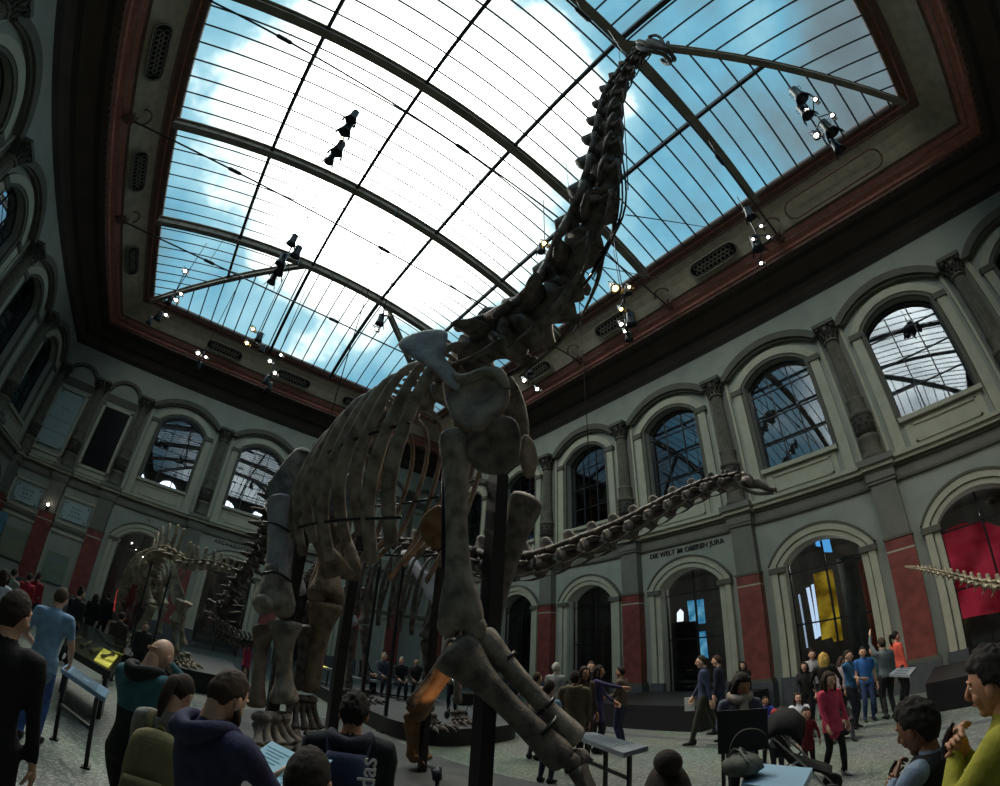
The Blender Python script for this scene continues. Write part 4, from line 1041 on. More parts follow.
def head_shape(fat=1.0):
    def fn(d, p):
        # narrow jaw, flat face, rounded back of the skull
        z = d.z; x, y, zz = p
        if z < 0: x *= 1-.38*(-z)**1.2; y *= 1-.12*(-z)
        if y > 0: y *= .93
        if y > 0 and z < -.25: y += .012*(-z)
        if y < 0 and z < -.1: y *= 1-.35*(-z)
        g = math.exp(-((z+.05)/.16)**2)*math.exp(-((abs(d.x)-.36)/.2)**2)
        if d.y > 0: y -= .010*g
        return V((x*fat, y, zz))
    return fn
def person(label, at, face, h=None, skin='#c49a80', hair='#241c18', style='short', top='#333333', bottom='#25262c', shoes='#1a1a1a', sleeve='long', hem=.9, coat=0.0, bulk=1.0,
           lean=0, pitch=0, yaw=0, tilt=0, hands=((-.25, .06, .84), (.25, .06, .84)), feet=((-.1, 0, 0), (.1, 0, 0)), poles=((-.5, -.8, -.2), (.5, -.8, -.2)), knees=(0, 1, 0), pelvis=None, vox=.02, group=None, base=0.0,
           head_r=1.0, curl=(.5, .5), palm=None, collar=None, hood=None, child=False, shape=None, prop=None):
    at = V(at); hgt = h or (at.z-base); S = hgt/1.75; hr = (1.22 if child else 1.0)*head_r
    az = math.atan2(at.x, at.y)+math.radians(face); rz = -az
    R = Matrix.Rotation(-math.radians(lean), 3, 'X')
    PV = V(pelvis) if pelvis else V((0, 0, .94))
    def up(p): return PV+R @ (V(p)-V((0, 0, .94)))
    vx = vox/S
    mb = MB()
    B = bulk
    fx = V((0, 1, 0))
    # torso
    T = [((0, 0, .86), (.16*B, .115*B)), ((0, 0, .95), (.17*B, .118*B)), ((0, .008, 1.08), (.148*B, .105*B)), ((0, .0, 1.22), (.165*B, .112*B)), ((0, -.01, 1.34), (.18*B, .115*B)), ((0, -.018, 1.42), (.15*B, .095*B)), ((0, -.016, 1.475), (.075, .07)), ((0, -.005, 1.54), (.056, .058)), ((0, .01, 1.6), (.054, .056))]
    if coat: T = [((0, 0, .86-coat), (.185*B, .135*B))]+T
    mb.tube([up(p) for p, r in T], [(r[0], r[1]) for p, r in T], 16, 3, up=R @ V((0, 1, 0)), fixup=True)
    SEG = []          # (a, b, radius, kind)
    SEG.append((up((0, 0, .82-coat)), up((0, 0, 1.45)), .17, 'torso')); SEG.append((up((0, 0, 1.5)), up((0, 0, 1.75)), .07, 'skin'))
    wr = []
    for i, sg in enumerate((-1, 1)):
        sh = up((sg*.185*min(B, 1.15), -.012, 1.415)); hw = V(hands[i])
        el, w = ik(sh, hw, .295, .255, poles[i])
        mb.tube([up((sg*.09, -.012, 1.40)), sh, sh.lerp(el, .5), el, el.lerp(w, .35), w], [.07*B, .068*B, .054*B, .043*B, .043*B, .029*(1.25 if sleeve == 'long' else 1)], 10, 2)
        SEG.append((sh, sh.lerp(el, .62), .06, 'torso')); SEG.append((sh.lerp(el, .62), el, .05, 'top' if sleeve == 'long' else 'skin')); SEG.append((el, w, .045, 'top' if sleeve == 'long' else 'skin'))
        wr.append((el, w))
        hp_ = PV+V((sg*.09, 0, -.02)); an = V(feet[i])+V((0, -.02, .085))
        kn = V(knees[i]) if isinstance(knees[0], (tuple, list)) else V(knees)
        k, a = ik(hp_, an, .435, .425, kn)
        mb.tube([hp_+V((0, 0, .03)), hp_.lerp(k, .3), k, k.lerp(a, .35), a], [(.1*B, .1*B), (.092*B, .092*B), (.065, .065), (.066, .066), (.047, .047)], 10, 2)
        fd = V((sg*.12, 1, 0)) if not pelvis or pelvis[2] > .3 else V((sg*.3, .9, 0)); fd.normalize()
        mb.tube([a+V((0, 0, .02))-fd*.05, a-fd*.06-V((0, 0, .045)), a+fd*.06-V((0, 0, .045)), a+fd*.14-V((0, 0, .055)), a+fd*.19-V((0, 0, .06))], [(.045, .045), (.042, .042), (.047, .04), (.048, .03), (.03, .02)], 8, 2)
        SEG.append((hp_, k, .1, 'bottom')); SEG.append((k, a.lerp(k, .1), .06, 'bottom')); SEG.append((a-fd*.06-V((0, 0, .05)), a+fd*.2-V((0, 0, .06)), .045, 'shoe'))
    # fuse into one skin
    me = bpy.data.meshes.new('tmp'); me.from_pydata([tuple(p) for p in mb.v], [], mb.f)
    to = bpy.data.objects.new('tmp', me); COL.objects.link(to)
    md = to.modifiers.new('r', 'REMESH'); md.mode = 'VOXEL'; md.voxel_size = vx
    md = to.modifiers.new('s', 'SMOOTH'); md.factor = .6; md.iterations = 3
    ev = to.evaluated_get(bpy.context.evaluated_depsgraph_get()); bm_ = bpy.data.meshes.new_from_object(ev)
    vs = [v.co.copy() for v in bm_.vertices]; fs = [tuple(p.vertices) for p in bm_.polygons]
    bpy.data.objects.remove(to); bpy.data.meshes.remove(me); bpy.data.meshes.remove(bm_)
    M = {'skin': skin_mat(skin), 'top': cloth(top), 'bottom': cloth(bottom), 'shoe': cloth(shoes)}
    out = MB(); out.smooth = True
    for k in ('skin', 'top', 'bottom', 'shoe'): out.use(M[k])
    o = 0; out.v += vs
    Ri = R.transposed()
    for f in fs:
        c = sum((vs[i] for i in f), V())/len(f); best = None
        for a, b, r, kd in SEG:
            ab = b-a; t = max(0, min(1, (c-a).dot(ab)/ab.length_squared)); dd = (c-a-ab*t).length-r
            if best is None or dd < best[0]: best = (dd, kd)
        kd = best[1]; ul = Ri @ (c-PV)+V((0, 0, .94))
        if kd in ('torso', 'skin') and ul.z > 1.505 and abs(ul.x) < .12: kd = 'skin'
        elif kd == 'torso': kd = 'top' if ul.z > hem-coat*.9 or (coat and kd == 'torso') else 'bottom'
        elif kd == 'bottom' and coat and ul.z > .86-coat: kd = 'top'
        out.f.append(list(f)); out.m.append(('skin', 'top', 'bottom', 'shoe').index(kd)); out.sm.append(True)
    # hands
    out.use(M['skin'])
    for i, sg in enumerate((-1, 1)):
        el, w = wr[i]; d = (w-el).normalized(); pn = V(palm[i]) if palm else V((-sg, .15, 0))
        fingers(out, w, d, pn, sg, curl[i], 1.08)
    # head
    hc = up((0, .0, 1.64)); HR = R @ (Matrix.Rotation(-math.radians(yaw), 3, 'Z') @ Matrix.Rotation(-math.radians(pitch), 3, 'X') @ Matrix.Rotation(math.radians(tilt), 3, 'Y'))
    nk = up((0, .005, 1.525)); hr *= 1.05; hc = nk+HR @ V((0, .018, .083*hr))
    def hq(x, y, z): return hc+HR @ (V((x, y, z))*hr)
    sx, sy, sz = .077*hr, .099*hr, .118*hr
    out.ball(hc, (sx, sy, sz), 18, 14, HR, head_shape())
    out.tube([hq(0, .083, .022), hq(0, .098, -.004), hq(0, .107, -.026), hq(0, .092, -.036)], [(.008*hr, .009*hr), (.01*hr, .011*hr), (.015*hr, .01*hr), (.011*hr, .005*hr)], 8, 2)
    out.ball(hq(0, .048, -.09), (.03*hr, .024*hr, .021*hr), 10, 8, HR)
    for sg in (-1, 1):
        out.ball(hq(sg*.034, .053, -.03), (.027*hr, .026*hr, .03*hr), 10, 8, HR)
        out.ball(hq(sg*.077, -.004, -.01), (.011*hr, .02*hr, .033*hr), 8, 6, HR)       # ear
        out.tube([hq(sg*.012, .086, .03), hq(sg*.032, .082, .035), hq(sg*.052, .068, .028)], [.006*hr, .008*hr, .005*hr], 6, 2)   # brow ridge
    for sg in (-1, 1):
        out.use(EYEW); out.ball(hq(sg*.031, .074, .008), (.013*hr, .009*hr, .008*hr), 8, 6, HR)
        out.use(EYED); out.ball(hq(sg*.031, .0798, .008), (.0058*hr, .0045*hr, .006*hr), 8, 6, HR)
    lip = LIPS.setdefault(skin, mat('lip_tone', '#%02x%02x%02x' % tuple(int(int(skin[i:i+2], 16)*f) for i, f in ((1, .85), (3, .62), (5, .62))), .5, .1, 4))
    out.use(lip); out.tube([hq(-.024, .072, -.058), hq(-.01, .083, -.056), hq(.01, .083, -.056), hq(.024, .072, -.058)], [(.003*hr, .003*hr), (.007*hr, .006*hr), (.007*hr, .006*hr), (.003*hr, .003*hr)], 6, 2)
    if collar:
        pass
    for p in out.v: p *= S
    ob = out.build('person', loc=None, world=False)
    ob.location = (at.x, at.y, base); ob.rotation_euler = (0, 0, rz)
    tag(ob, label, 'person', group)
    # hair
    hm = cloth(hair, .4) if hair else None
    def kid(m_, nm, lab=None):
        for p in m_.v: p *= S
        k = m_.build(nm, ob, world=False)
        if lab: k['label'] = lab
        return k
    if style != 'bald' and hair:
        hb = MB().use(hm, True)
        big = {'curly': 1.16, 'afro': 1.2, 'long': 1.1, 'bun': 1.06, 'pony': 1.06, 'short': 1.07, 'crop': 1.03, 'hat': 1.12}.get(style, 1.07)
        low = {'short': -.62, 'crop': -.5, 'curly': -.68, 'afro': -.6, 'long': -.8, 'bun': -.6, 'pony': -.6, 'hat': .2}.get(style, -.5)
        def hf_(d, p):
            fr = min(1, max(0, (d.y-.0)/.45)); sd = min(1, max(0, (abs(d.x)-.55)/.25))*min(1, max(0, (d.y+.6)/.4))
            lim = low+(.46-low)*max(fr*fr*(3-2*fr), 0)
            lim = max(lim, low+(.02-low)*sd)
            k = min(1, max(0, (d.z-lim+.1)/.2)); k = k*k*(3-2*k)
            q = head_shape()(d, p)*(.87+(big-.87)*k)
            if style in ('curly', 'afro', 'short'):
                q = q*(1+.05*noise.noise(d*5+V((len(label), 0, 0)))*(2 if style != 'short' else 1))
            return q
        hb.ball(hq(0, -.006, .008), (sx, sy, sz), 56 if vox < .021 else 18, 44 if vox < .021 else 14, HR, hf_)
        if style == 'long':
            hb.tube([hq(0, -.05, .06), hq(0, -.085, -.02), hq(0, -.085, -.13), hq(0, -.075, -.24), hq(0, -.07, -.3)], [(.06*hr, .03*hr), (.085*hr, .04*hr), (.09*hr, .04*hr), (.075*hr, .032*hr), (.04*hr, .015*hr)], 12, 3, up=HR @ V((0, 1, 0)))
            for sg in (-1, 1): hb.tube([hq(sg*.05, .03, .09), hq(sg*.083, .02, .0), hq(sg*.085, .01, -.1), hq(sg*.075, .02, -.2)], [(.02*hr, .03*hr), (.018*hr, .035*hr), (.02*hr, .03*hr), (.01, .012)], 8, 3)
        if style == 'bun': hb.ball(hq(0, -.06, .14), (.048*hr, .045*hr, .045*hr), 10, 8); hb.lathe([(.03*hr, -.01), (.034*hr, 0), (.03*hr, .01)], hq(0, -.05, .115), 10, HR @ V((0, -.4, 1)))
        if style == 'pony': hb.tube([hq(0, -.095, .05), hq(0, -.14, .04), hq(0, -.15, -.08), hq(0, -.13, -.2)], [.02*hr, .032*hr, .034*hr, .012*hr], 8, 3)
        kid(hb, 'hat' if style == 'hat' else 'hair')
    if style == 'beard' or shape == 'beard':
        bb = MB().use(hm, True)
        bb.tube([hq(-.066, .02, -.03), hq(-.055, .06, -.075), hq(0, .085, -.1), hq(.055, .06, -.075), hq(.066, .02, -.03)], [(.012, .02), (.018, .03), (.022, .032), (.018, .03), (.012, .02)], 8, 3); kid(bb, 'beard')
    if hood:
        hb = MB().use(cloth(hood), True)
        hb.tube([up((-.07, .1, 1.44)), up((-.115, -.02, 1.49)), up((-.085, -.115, 1.47)), up((0, -.145, 1.44)), up((.085, -.115, 1.47)), up((.115, -.02, 1.49)), up((.07, .1, 1.44))], [(.022, .018), (.028, .03), (.037, .047), (.042, .058), (.037, .047), (.028, .03), (.022, .018)], 12, 3)
        kid(hb, 'hood')
    ob['S'] = 0.0; del ob['S']
    def world(p): return V(ob.location)+Matrix.Rotation(rz, 3, 'Z') @ (V(p)*S)
    PEOPLE.append((ob, up, wr, hq, S, rz, world))
    return PEOPLE[-1]
PEOPLE = []
def worn(pr, mb, name, label, cat):
    """a thing carried by a person: top-level, placed with the person's own frame"""
    ob, S = pr[0], pr[4]
    for p in mb.v: p *= S
    o = mb.build(name, world=False); o.location = ob.location; o.rotation_euler = ob.rotation_euler
    return tag(o, label, cat)
def backpack_mesh(pr, col, col2, w=.3, h=.44, d=.17, z=1.18):
    up = pr[1]; mb = MB().use(cloth(col), True)
    def ring_(y, k, zz): return None
    P = [(0, -.13-d*.5, z-h/2), (0, -.14-d*.5, z-h*.45), (0, -.15-d*.55, z-h*.2), (0, -.14-d*.5, z+h*.15), (0, -.13-d*.45, z+h*.42), (0, -.12-d*.4, z+h/2)]
    mb.tube([up(p) for p in P], [(w*.36, d*.36), (w*.48, d*.5), (w*.5, d*.56), (w*.5, d*.52), (w*.44, d*.42), (w*.28, d*.25)], 16, 3, up=up((0, 1, .94))-up((0, 0, .94)), fixup=True)
    mb.use(cloth(col2))
    mb.tube([up(p) for p in ((0, -.17-d, z-h*.38), (0, -.19-d, z-h*.2), (0, -.17-d, z+h*.02))], [(w*.36, .03), (w*.38, .045), (w*.34, .025)], 12, 3, up=up((0, 1, .94))-up((0, 0, .94)), fixup=True)
    for sg in (-1, 1):
        mb.tube([up(p) for p in ((sg*.09, -.14, z+h*.45), (sg*.11, -.06, 1.47), (sg*.12, .09, 1.4), (sg*.125, .125, 1.28), (sg*.15, .06, 1.12), (sg*.14, -.12, z-h*.4))], [(.026, .01)]*6, 6, 3)
    mb.tube([up(p) for p in ((-.04, -.16, z+h*.48), (0, -.17, z+h*.56), (.04, -.16, z+h*.48))], .009, 6, 3)
    return mb
SK_L, SK_M, SK_D = '#c9a08a', '#a87a60', '#7a5540'
DOWN = ((-.26, .05, .84), (.26, .05, .84))
# ---- near, left side
p = person('person in black long-sleeved top and trousers, back turned, at the left picture edge', (-0.797, 2.892, 1.728), 12, top='#151517', bottom='#141416', style='short', hair='#2b211c', vox=.018, yaw=25, hem=.84)
p = person('person in light blue T-shirt and blue jeans bending towards a glowing display case', (-1.230, 6.077, 1.738), 18, top='#7f9fc0', bottom='#4560a0', sleeve='short', lean=6, skin=SK_L, hair='#4a3a2c', style='crop', hands=((-.2, .2, 1.0), (.24, .25, .95)), hem=.96, coat=.06)
p = person('bald person in teal and black jacket with one hand pressed to the face', (-0.065, 3.499, 1.707), 42, top='#3d6c78', bottom='#17181b', skin=SK_L, style='bald', pitch=28, lean=6, hem=1.2, hands=((-.1, .36, 1.18), (.05, .16, 1.55)), poles=((-.6, -.4, -.6), (.7, .2, -.8)), palm=((1, 0, 0), (-.3, -.9, 0)), curl=(.5, .35), bulk=1.12, hood='#1d2024', vox=.018)
BALD = p
p = person('dark-haired person in grey knitted cardigan carrying a khaki rucksack', (0.139, 2.997, 1.546), 18, top='#8a8885', bottom='#1d1d20', skin=SK_L, style='pony', hair='#33251d', pitch=24, yaw=12, vox=.018)
worn(p, backpack_mesh(p, '#77714f', '#6a6446', .34, .5, .2, 1.13), 'backpack', 'khaki green rucksack on the back of the grey cardigan', 'backpack')
p = person('bearded person in navy hooded sweatshirt reading a pale blue leaflet', (0.288, 2.282, 1.695), 48, top='#2e3150', bottom='#1b1c24', skin=SK_L, hair='#3b2c22', style='short', shape='beard', pitch=24, hands=((-.06, .4, 1.2), (.2, .42, 1.15)), poles=((-.6, -.3, -.6), (.6, -.3, -.7)), palm=((.2, .2, 1), (-.2, .2, 1)), curl=(.7, .7), hood='#2e3150', bulk=1.1, vox=.016)
NAVY = p
mb = MB().use(mat('leaflet_paper', '#8fc4dc', .6, .08, 30))
for dx, rt in ((-.1, .12), (.13, -.12)):
    c = V((.02+dx, .47, 1.24)); M3 = Matrix.Rotation(rt, 3, 'Y') @ Matrix.Rotation(.5, 3, 'X'); mb.box(c, (.21, .29, .003), M=M3)
mb.use(mat('print_ink', '#5f93ad', .7, .1, 5))
for dx, rt in ((-.1, .12), (.13, -.12)):
    c = V((.02+dx, .47, 1.24)); M3 = Matrix.Rotation(rt, 3, 'Y') @ Matrix.Rotation(.5, 3, 'X')
    for k in range(9): mb.box(c+M3 @ V((-.01, .1-.024*k, .003)), (.16-.03*(k % 3), .006, .001), M=M3)
worn(p, mb, 'leaflet', 'open pale blue leaflet held by the bearded reader', 'leaflet')
p = person('dark-haired child at the bottom edge in front of the hind feet of the giant skeleton', (0.582, 1.809, 1.441), 15, top='#3c3434', bottom='#22242a', child=True, vox=.016, skin=SK_L)
p = person('person in dark hooded jacket with white vertical lettering on the back', (1.075, 2.640, 1.617), 4, top='#1d2129', bottom='#1b1d22', skin=SK_M, hair='#1f1916', style='curly', pitch=12, hood='#272b3a', bulk=1.18, vox=.016)
HOOD = p
mb = MB().use(cloth('#2a3350'), True)
up = p[1]
mb.tube([up(q) for q in ((.0, -.2, .85), (.0, -.215, 1.05), (.0, -.205, 1.28), (.0, -.18, 1.41))], [(.12, .05), (.15, .07), (.15, .065), (.11, .04)], 14, 3, up=V((0, 1, 0)), fixup=True)
for sg in (-1, 1): mb.tube([up(q) for q in ((sg*.09, -.17, 1.36), (sg*.12, -.05, 1.5), (sg*.13, .1, 1.38), (sg*.15, .12, 1.2), (sg*.16, -.1, .95))], [(.025, .01)]*5, 6, 3)
mb.use(mat('white_lettering', '#d9dbe0', .6, .05, 3)); text_mesh(mb, 'adidas', .14, (.13, -.278, 1.25), (0, 0, 1), (-1, 0, 0), .006)
worn(p, mb, 'backpack', 'navy blue rucksack with white lettering on the dark hooded jacket', 'backpack')
p = person('person with dark hair tied in a topknot, seen from behind at the bottom edge', (1.351, 0.857, 1.563), 0, top='#2a2a2e', bottom='#1c1c20', style='bun', hair='#2a1f1a', skin=SK_M, vox=.016)
p = person('child in olive yellow jacket holding something up to the mouth', (2.248, -0.098, 1.762), -78, h=1.74, top='#8d8a2c', bottom='#2a2a22', skin=SK_M, hair='#191412', style='afro', pitch=6, hands=((-.03, .2, 1.37), (.05, .19, 1.35)), poles=((-.7, -.1, -.7), (.7, -.1, -.7)), palm=((.9, -.3, .2), (-.9, -.3, .2)), curl=(.9, .9), bulk=1.06, vox=.016)
YEL = p
p = person('small child in dark waistcoat and pale blue sleeves holding a dark object to the chin', (2.738, 0.255, 1.471), -62, h=1.5, top='#7d8ea6', bottom='#22242c', skin=SK_D, hair='#15100e', style='curly', pitch=18, hands=((-.04, .2, 1.34), (.06, .2, 1.28)), poles=((-.7, -.1, -.7), (.7, -.1, -.7)), palm=((.9, -.3, .2), (-.9, -.3, .2)), curl=(.9, .9), child=True, vox=.016)
KIDP = p
# dark waistcoat over the sleeves
mb = MB().use(cloth('#1a1618'), True); up = p[1]
mb.tube([up(q) for q in ((0, 0, .9), (0, .0, 1.1), (0, -.005, 1.3), (0, -.018, 1.43), (0, -.016, 1.49))], [(.18, .13), (.165, .122), (.188, .13), (.165, .115), (.085, .085)], 16, 3, up=V((0, 1, 0)), fixup=True, cap=False)
for q in mb.v: q *= p[4]
mb.build('waistcoat', p[0], world=False)
OBJM = mat('black_plastic', '#1a1b1e', .35, .15, 5)
for pr, lab, z0 in ((YEL, 'dark handheld audio guide at the mouth of the child in olive yellow', 1.5), (KIDP, 'dark handheld audio guide held by the child with pale blue sleeves', 1.45)):
    mb = MB().use(OBJM, True); mb.tube([V((.01, .26, z0-.16)), V((.01, .25, z0-.09)), V((.01, .215, z0-.02))], [(.02, .012), (.024, .014), (.018, .01)], 10, 3, up=V((0, 1, 0))); worn(pr, mb, 'audio_guide', lab, 'audio guide')
# ---- middle distance, right
p = person('person in grey-blue jacket with patterned scarf behind a black board', (5.100, 2.312, 1.650), 178, head_r=1.15, top='#4a4f60', bottom='#1f2026', skin=SK_M, hair='#241a16', style='long', pitch=20, yaw=-30, hands=((-.12, .26, 1.18), (.12, .26, 1.18)), hem=.8)
mb = MB().use(cloth('#a89a90', .5), True); up = p[1]
mb.tube([up(q) for q in ((-.1, .06, 1.5), (0, .13, 1.46), (.1, .06, 1.5), (.06, -.08, 1.52), (-.08, -.08, 1.52), (-.1, .06, 1.49), (-.04, .14, 1.42), (-.06, .17, 1.2), (-.06, .17, 1.05))], [.05, .06, .05, .05, .05, .055, .05, .06, .03], 10, 3)
for q in mb.v: q *= p[4]
mb.build('scarf', p[0], world=False)['label'] = 'patterned pale scarf'
p = person('person in navy jacket and grey trousers striding with a white sheet in hand', (9.338, 5.017, 1.880), -85, top='#333d58', bottom='#3a3832', skin=SK_L, style='short', hair='#2b221c', hands=((-.24, -.15, .86), (.24, .25, .9)), feet=((-.08, .28, 0), (.08, -.3, .03)), vox=.026)
mb = MB().use(mat('white_paper', '#d5d7d8', .7, .05, 5)); mb.box((.28, .32, .78), (.01, .2, .27)); worn(p, mb, 'paper_sheet', 'white paper sheet carried by the striding person in navy', 'paper')
p = person('person in dark blue coat walking just behind the striding one', (10.733, 5.366, 1.850), -75, top='#20263a', bottom='#1c1c20', skin=SK_L, hair='#3a2c22', style='short', feet=((-.08, .15, 0), (.08, -.15, .0)), vox=.028, coat=.15)
p = person('person in black sitting on the plinth against a red pilaster', (13.177, 5.807, 1.776), 185, h=1.6, top='#17171a', bottom='#1a1a1e', style='long', hair='#1a1412', skin=SK_L, hands=((-.1, .25, .95), (.1, .25, .95)), palm=((0, 0, 1), (0, 0, 1)), vox=.03, hem=.8)
p = person('girl in bright pink jacket and black leggings walking beside the pushchair', (7.349, 1.939, 1.333), 140, h=1.42, top='#c0405f', bottom='#17171b', shoes='#b5b0b0', skin=SK_L, hair='#35271f', style='long', hands=((-.26, .12, .85), (.24, .16, .9)), feet=((-.08, .2, 0), (.08, -.12, 0)), coat=.1, child=True, bulk=1.06)
p = person('toddler in dark red coat standing by the pushchair', (7.252, 2.274, 0.879), 165, h=.95, top='#6e2328', bottom='#1c1b20', skin=SK_L, hair='#2a1e18', style='short', child=True, head_r=1.15, coat=.12, vox=.014, hands=((-.3, .1, .95), (.3, .1, .95)))
p = person('person in olive brown coat with hood, back turned, beside the grey bench', (6.013, 5.575, 1.688), 8, top='#5d5340', bottom='#22222a', skin=SK_M, hair='#1f1814', style='curly', hood='#675c48', coat=.16, bulk=1.15)
p = person('child with pale blue sleeves and blue body warmer beside the olive coat', (5.226, 5.379, 1.547), 30, h=1.52, top='#9fc0dc', bottom='#2a3040', skin=SK_L, hair='#2a211b', style='short', child=True, hands=((-.15, .3, 1.0), (.2, .28, .95)), vox=.022)
mb = MB().use(cloth('#39466e'), True); up = p[1]
mb.tube([up(q) for q in ((0, 0, .93), (0, .0, 1.1), (0, -.005, 1.3), (0, -.018, 1.43), (0, -.016, 1.49))], [(.18, .13), (.165, .122), (.188, .13), (.165, .115), (.085, .085)], 16, 3, up=V((0, 1, 0)), fixup=True, cap=False)
for q in mb.v: q *= p[4]
mb.build('body_warmer', p[0], world=False)
p = person('person in purple-navy sweater and dark skirt gesturing with an outstretched arm', (7.640, 6.452, 1.763), 100, top='#332f55', bottom='#17171c', skin=SK_M, hair='#1d1512', style='long', hands=((-.2, .3, 1.0), (.2, .55, 1.3)), coat=.22, vox=.026)
p = person('person in brown jacket, blue jeans and white trainers by the first red pilaster', (8.408, 6.455, 1.834), -70, h=1.72, top='#54483c', bottom='#2f3350', shoes='#c8c8ca', skin=SK_M, hair='#1c1512', style='short', hands=((-.15, .28, 1.1), (.24, .05, .84)), vox=.026, bulk=1.1)
p = person('grey curly-haired person in a pale top near the doorway', (8.335, 8.353, 1.781), 15, top='#8d8f8c', bottom='#2a2a30', skin=SK_L, hair='#a9a69e', style='afro', vox=.03)
p = person('dark-haired person in a brown top half hidden behind the olive coat', (6.858, 6.132, 1.756), 150, top='#3d332c', bottom='#222226', skin=SK_M, hair='#2a1f19', style='long', vox=.03)
p = person('tall person with brown hair behind the purple-navy sweater', (9.058, 7.871, 1.834), 170, top='#3a3536', bottom='#202024', skin=SK_L, hair='#33271f', style='short', vox=.03)
p = person('person in pale top with dark hair by the front leg of the giant skeleton', (6.246, 6.755, 1.629), 40, top='#8c857c', bottom='#33323a', skin=SK_L, hair='#3a2c22', style='short', vox=.03)
p = person('person in dark clothes in the small doorway left of the red panel', (9.601, 11.525, 1.736), 170, top='#2c2c34', bottom='#1c1c20', skin=SK_L, hair='#221a16', style='short', vox=.035)
# group around the yellow-lit doorway
p = person('person in grey shirt and dark trousers reaching one arm up', (11.763, 1.801, 1.729), -25, top='#5f6a6e', bottom='#26262a', skin=SK_L, hair='#3a2c22', style='curly', hands=((-.12, .3, 1.85), (.24, .05, .84)), poles=((-.8, .2, .2), (.5, -.8, -.2)), curl=(.2, .5), vox=.026)
p = person('person in glowing orange-pink cardigan with dark ponytail by the last red pilaster', (13.094, 1.667, 1.813), 60, top='#e0604f', bottom='#201f24', skin=SK_L, hair='#1c1512', style='pony', vox=.026)
p = person('child in blue printed T-shirt with folded arms', (10.936, 2.417, 1.704), 120, h=1.62, top='#2f5d86', bottom='#2a2c36', sleeve='short', skin=SK_L, hair='#2a1f19', style='short', hands=((.1, .22, 1.12), (-.08, .24, 1.08)), vox=.026)
p = person('child in bright blue T-shirt and jeans with dark cropped hair', (11.687, 2.240, 1.701), 165, h=1.62, top='#3265a8', bottom='#36486e', sleeve='short', skin=SK_L, hair='#1e1714', style='short', vox=.026)
p = person('blond long-haired person in black top, back turned, near the yellow-lit doorway', (10.431, 2.800, 1.747), 5, h=1.66, top='#141416', bottom='#1c1c22', skin=SK_L, hair='#c2a052', style='long', vox=.026, hands=((-.3, .2, 1.0), (.3, .2, 1.0)))
p = person('person with dark hair in a teal patterned top beside the grey shirt', (12.712, 2.193, 1.523), 190, h=1.58, top='#3f6468', bottom='#25252b', skin=SK_L, hair='#1f1714', style='long', vox=.03)
p = person('person in pale pink top leaning towards the folded-arms child', (11.851, 2.898, 1.526), 60, h=1.5, top='#8f8288', bottom='#26242a', skin=SK_L, hair='#3a2c24', style='long', lean=14, vox=.03)
p = person('person with spectacles in black top, arms on a pale rail, beside the blond one', (11.084, 3.421, 1.622), 185, h=1.5, top='#1a191c', bottom='#22222a', skin=SK_L, hair='#221914', style='long', vox=.03, hands=((-.25, .3, .95), (.25, .3, .95)))
p = person('person in white blouse in the yellow-lit doorway behind the blond one', (12.484, 3.627, 1.755), 170, h=1.72, top='#a5a2a6', bottom='#26242a', skin=SK_L, hair='#2a1f18', style='bun', vox=.03)
SIT = dict(pelvis=(0, 0, .14), feet=((-.2, .5, .0), (.2, .5, .0)), knees=(0, .2, 1), hem=.9)
p = person('child in white jacket sitting on the floor with knees drawn up', (10.647, 3.475, 1.103), 175, h=1.62, top='#c3c6ce', bottom='#23232b', skin=SK_L, hair='#2a1f1a', style='long', hands=((-.12, .42, .45), (.12, .42, .45)), vox=.026, lean=-10, child=False, **{k: v for k, v in SIT.items()})
p = person('child in royal blue sweatshirt sitting on the floor by the pilaster base', (11.060, 4.393, 1.020), 150, h=1.5, top='#34429a', bottom='#22242e', skin=SK_M, hair='#211813', style='short', hands=((-.12, .42, .45), (.12, .42, .45)), vox=.028, **SIT)
p = person('child in teal top crouching on the floor between blue and white ones', (9.778, 3.541, 0.921), 190, h=1.35, top='#3d6f86', bottom='#22242e', skin=SK_L, hair='#2a1f19', style='short', hands=((-.12, .42, .45), (.12, .42, .45)), vox=.028, **SIT)
p = person('child in dark clothes sitting on the floor in front of the blue T-shirts', (10.002, 2.461, 0.955), 175, h=1.5, top='#2a2830', bottom='#3b3a44', skin=SK_L, hair='#1f1815', style='short', hands=((-.12, .42, .45), (.12, .42, .45)), vox=.028, **SIT)
# ---- far side, seated on benches behind the plinth
BSIT = dict(pelvis=(0, 0, .5), feet=((-.12, .45, 0), (.12, .45, 0)), knees=(0, 1, .3), hem=.9, hands=((-.12, .36, .62), (.12, .36, .62)))
for lab, q, hh, f, tp, hr_, st in (('bald person in black jacket sitting at the left end of the far bench', (6.076, 14.585, 1.855), 1.75, 120, '#17181b', None, 'bald'), ('person in dark blue jeans and grey top sitting beside the bald one', (6.518, 14.063, 2.062), 1.8, 160, '#4a4e5c', '#a09a90', 'short'),
    ('person in black with white collar sitting mid-bench holding paper', (6.749, 13.284, 1.905), 1.72, 165, '#1a1a1f', '#8d877d', 'short'), ('person in brown-black clothes sitting beside the orange bone', (7.396, 13.508, 1.893), 1.72, 170, '#25211f', '#221a16', 'short'), ('grey-haired person in dark padded jacket near the orange bone', (7.363, 12.608, 1.752), 1.6, 190, '#23262e', '#9b958b', 'short')):
    person(lab, q, f, h=hh, top=tp, bottom='#1f222c', hair=hr_, style=st, skin=SK_L, vox=.032, base=.36, **BSIT)
p = person('person with wheeled walker standing behind the orange bone', (6.679, 10.209, 1.530), 200, h=1.5, base=.36, top='#6a665e', bottom='#1a1a1e', skin=SK_L, hair='#8a8378', style='short', vox=.03)
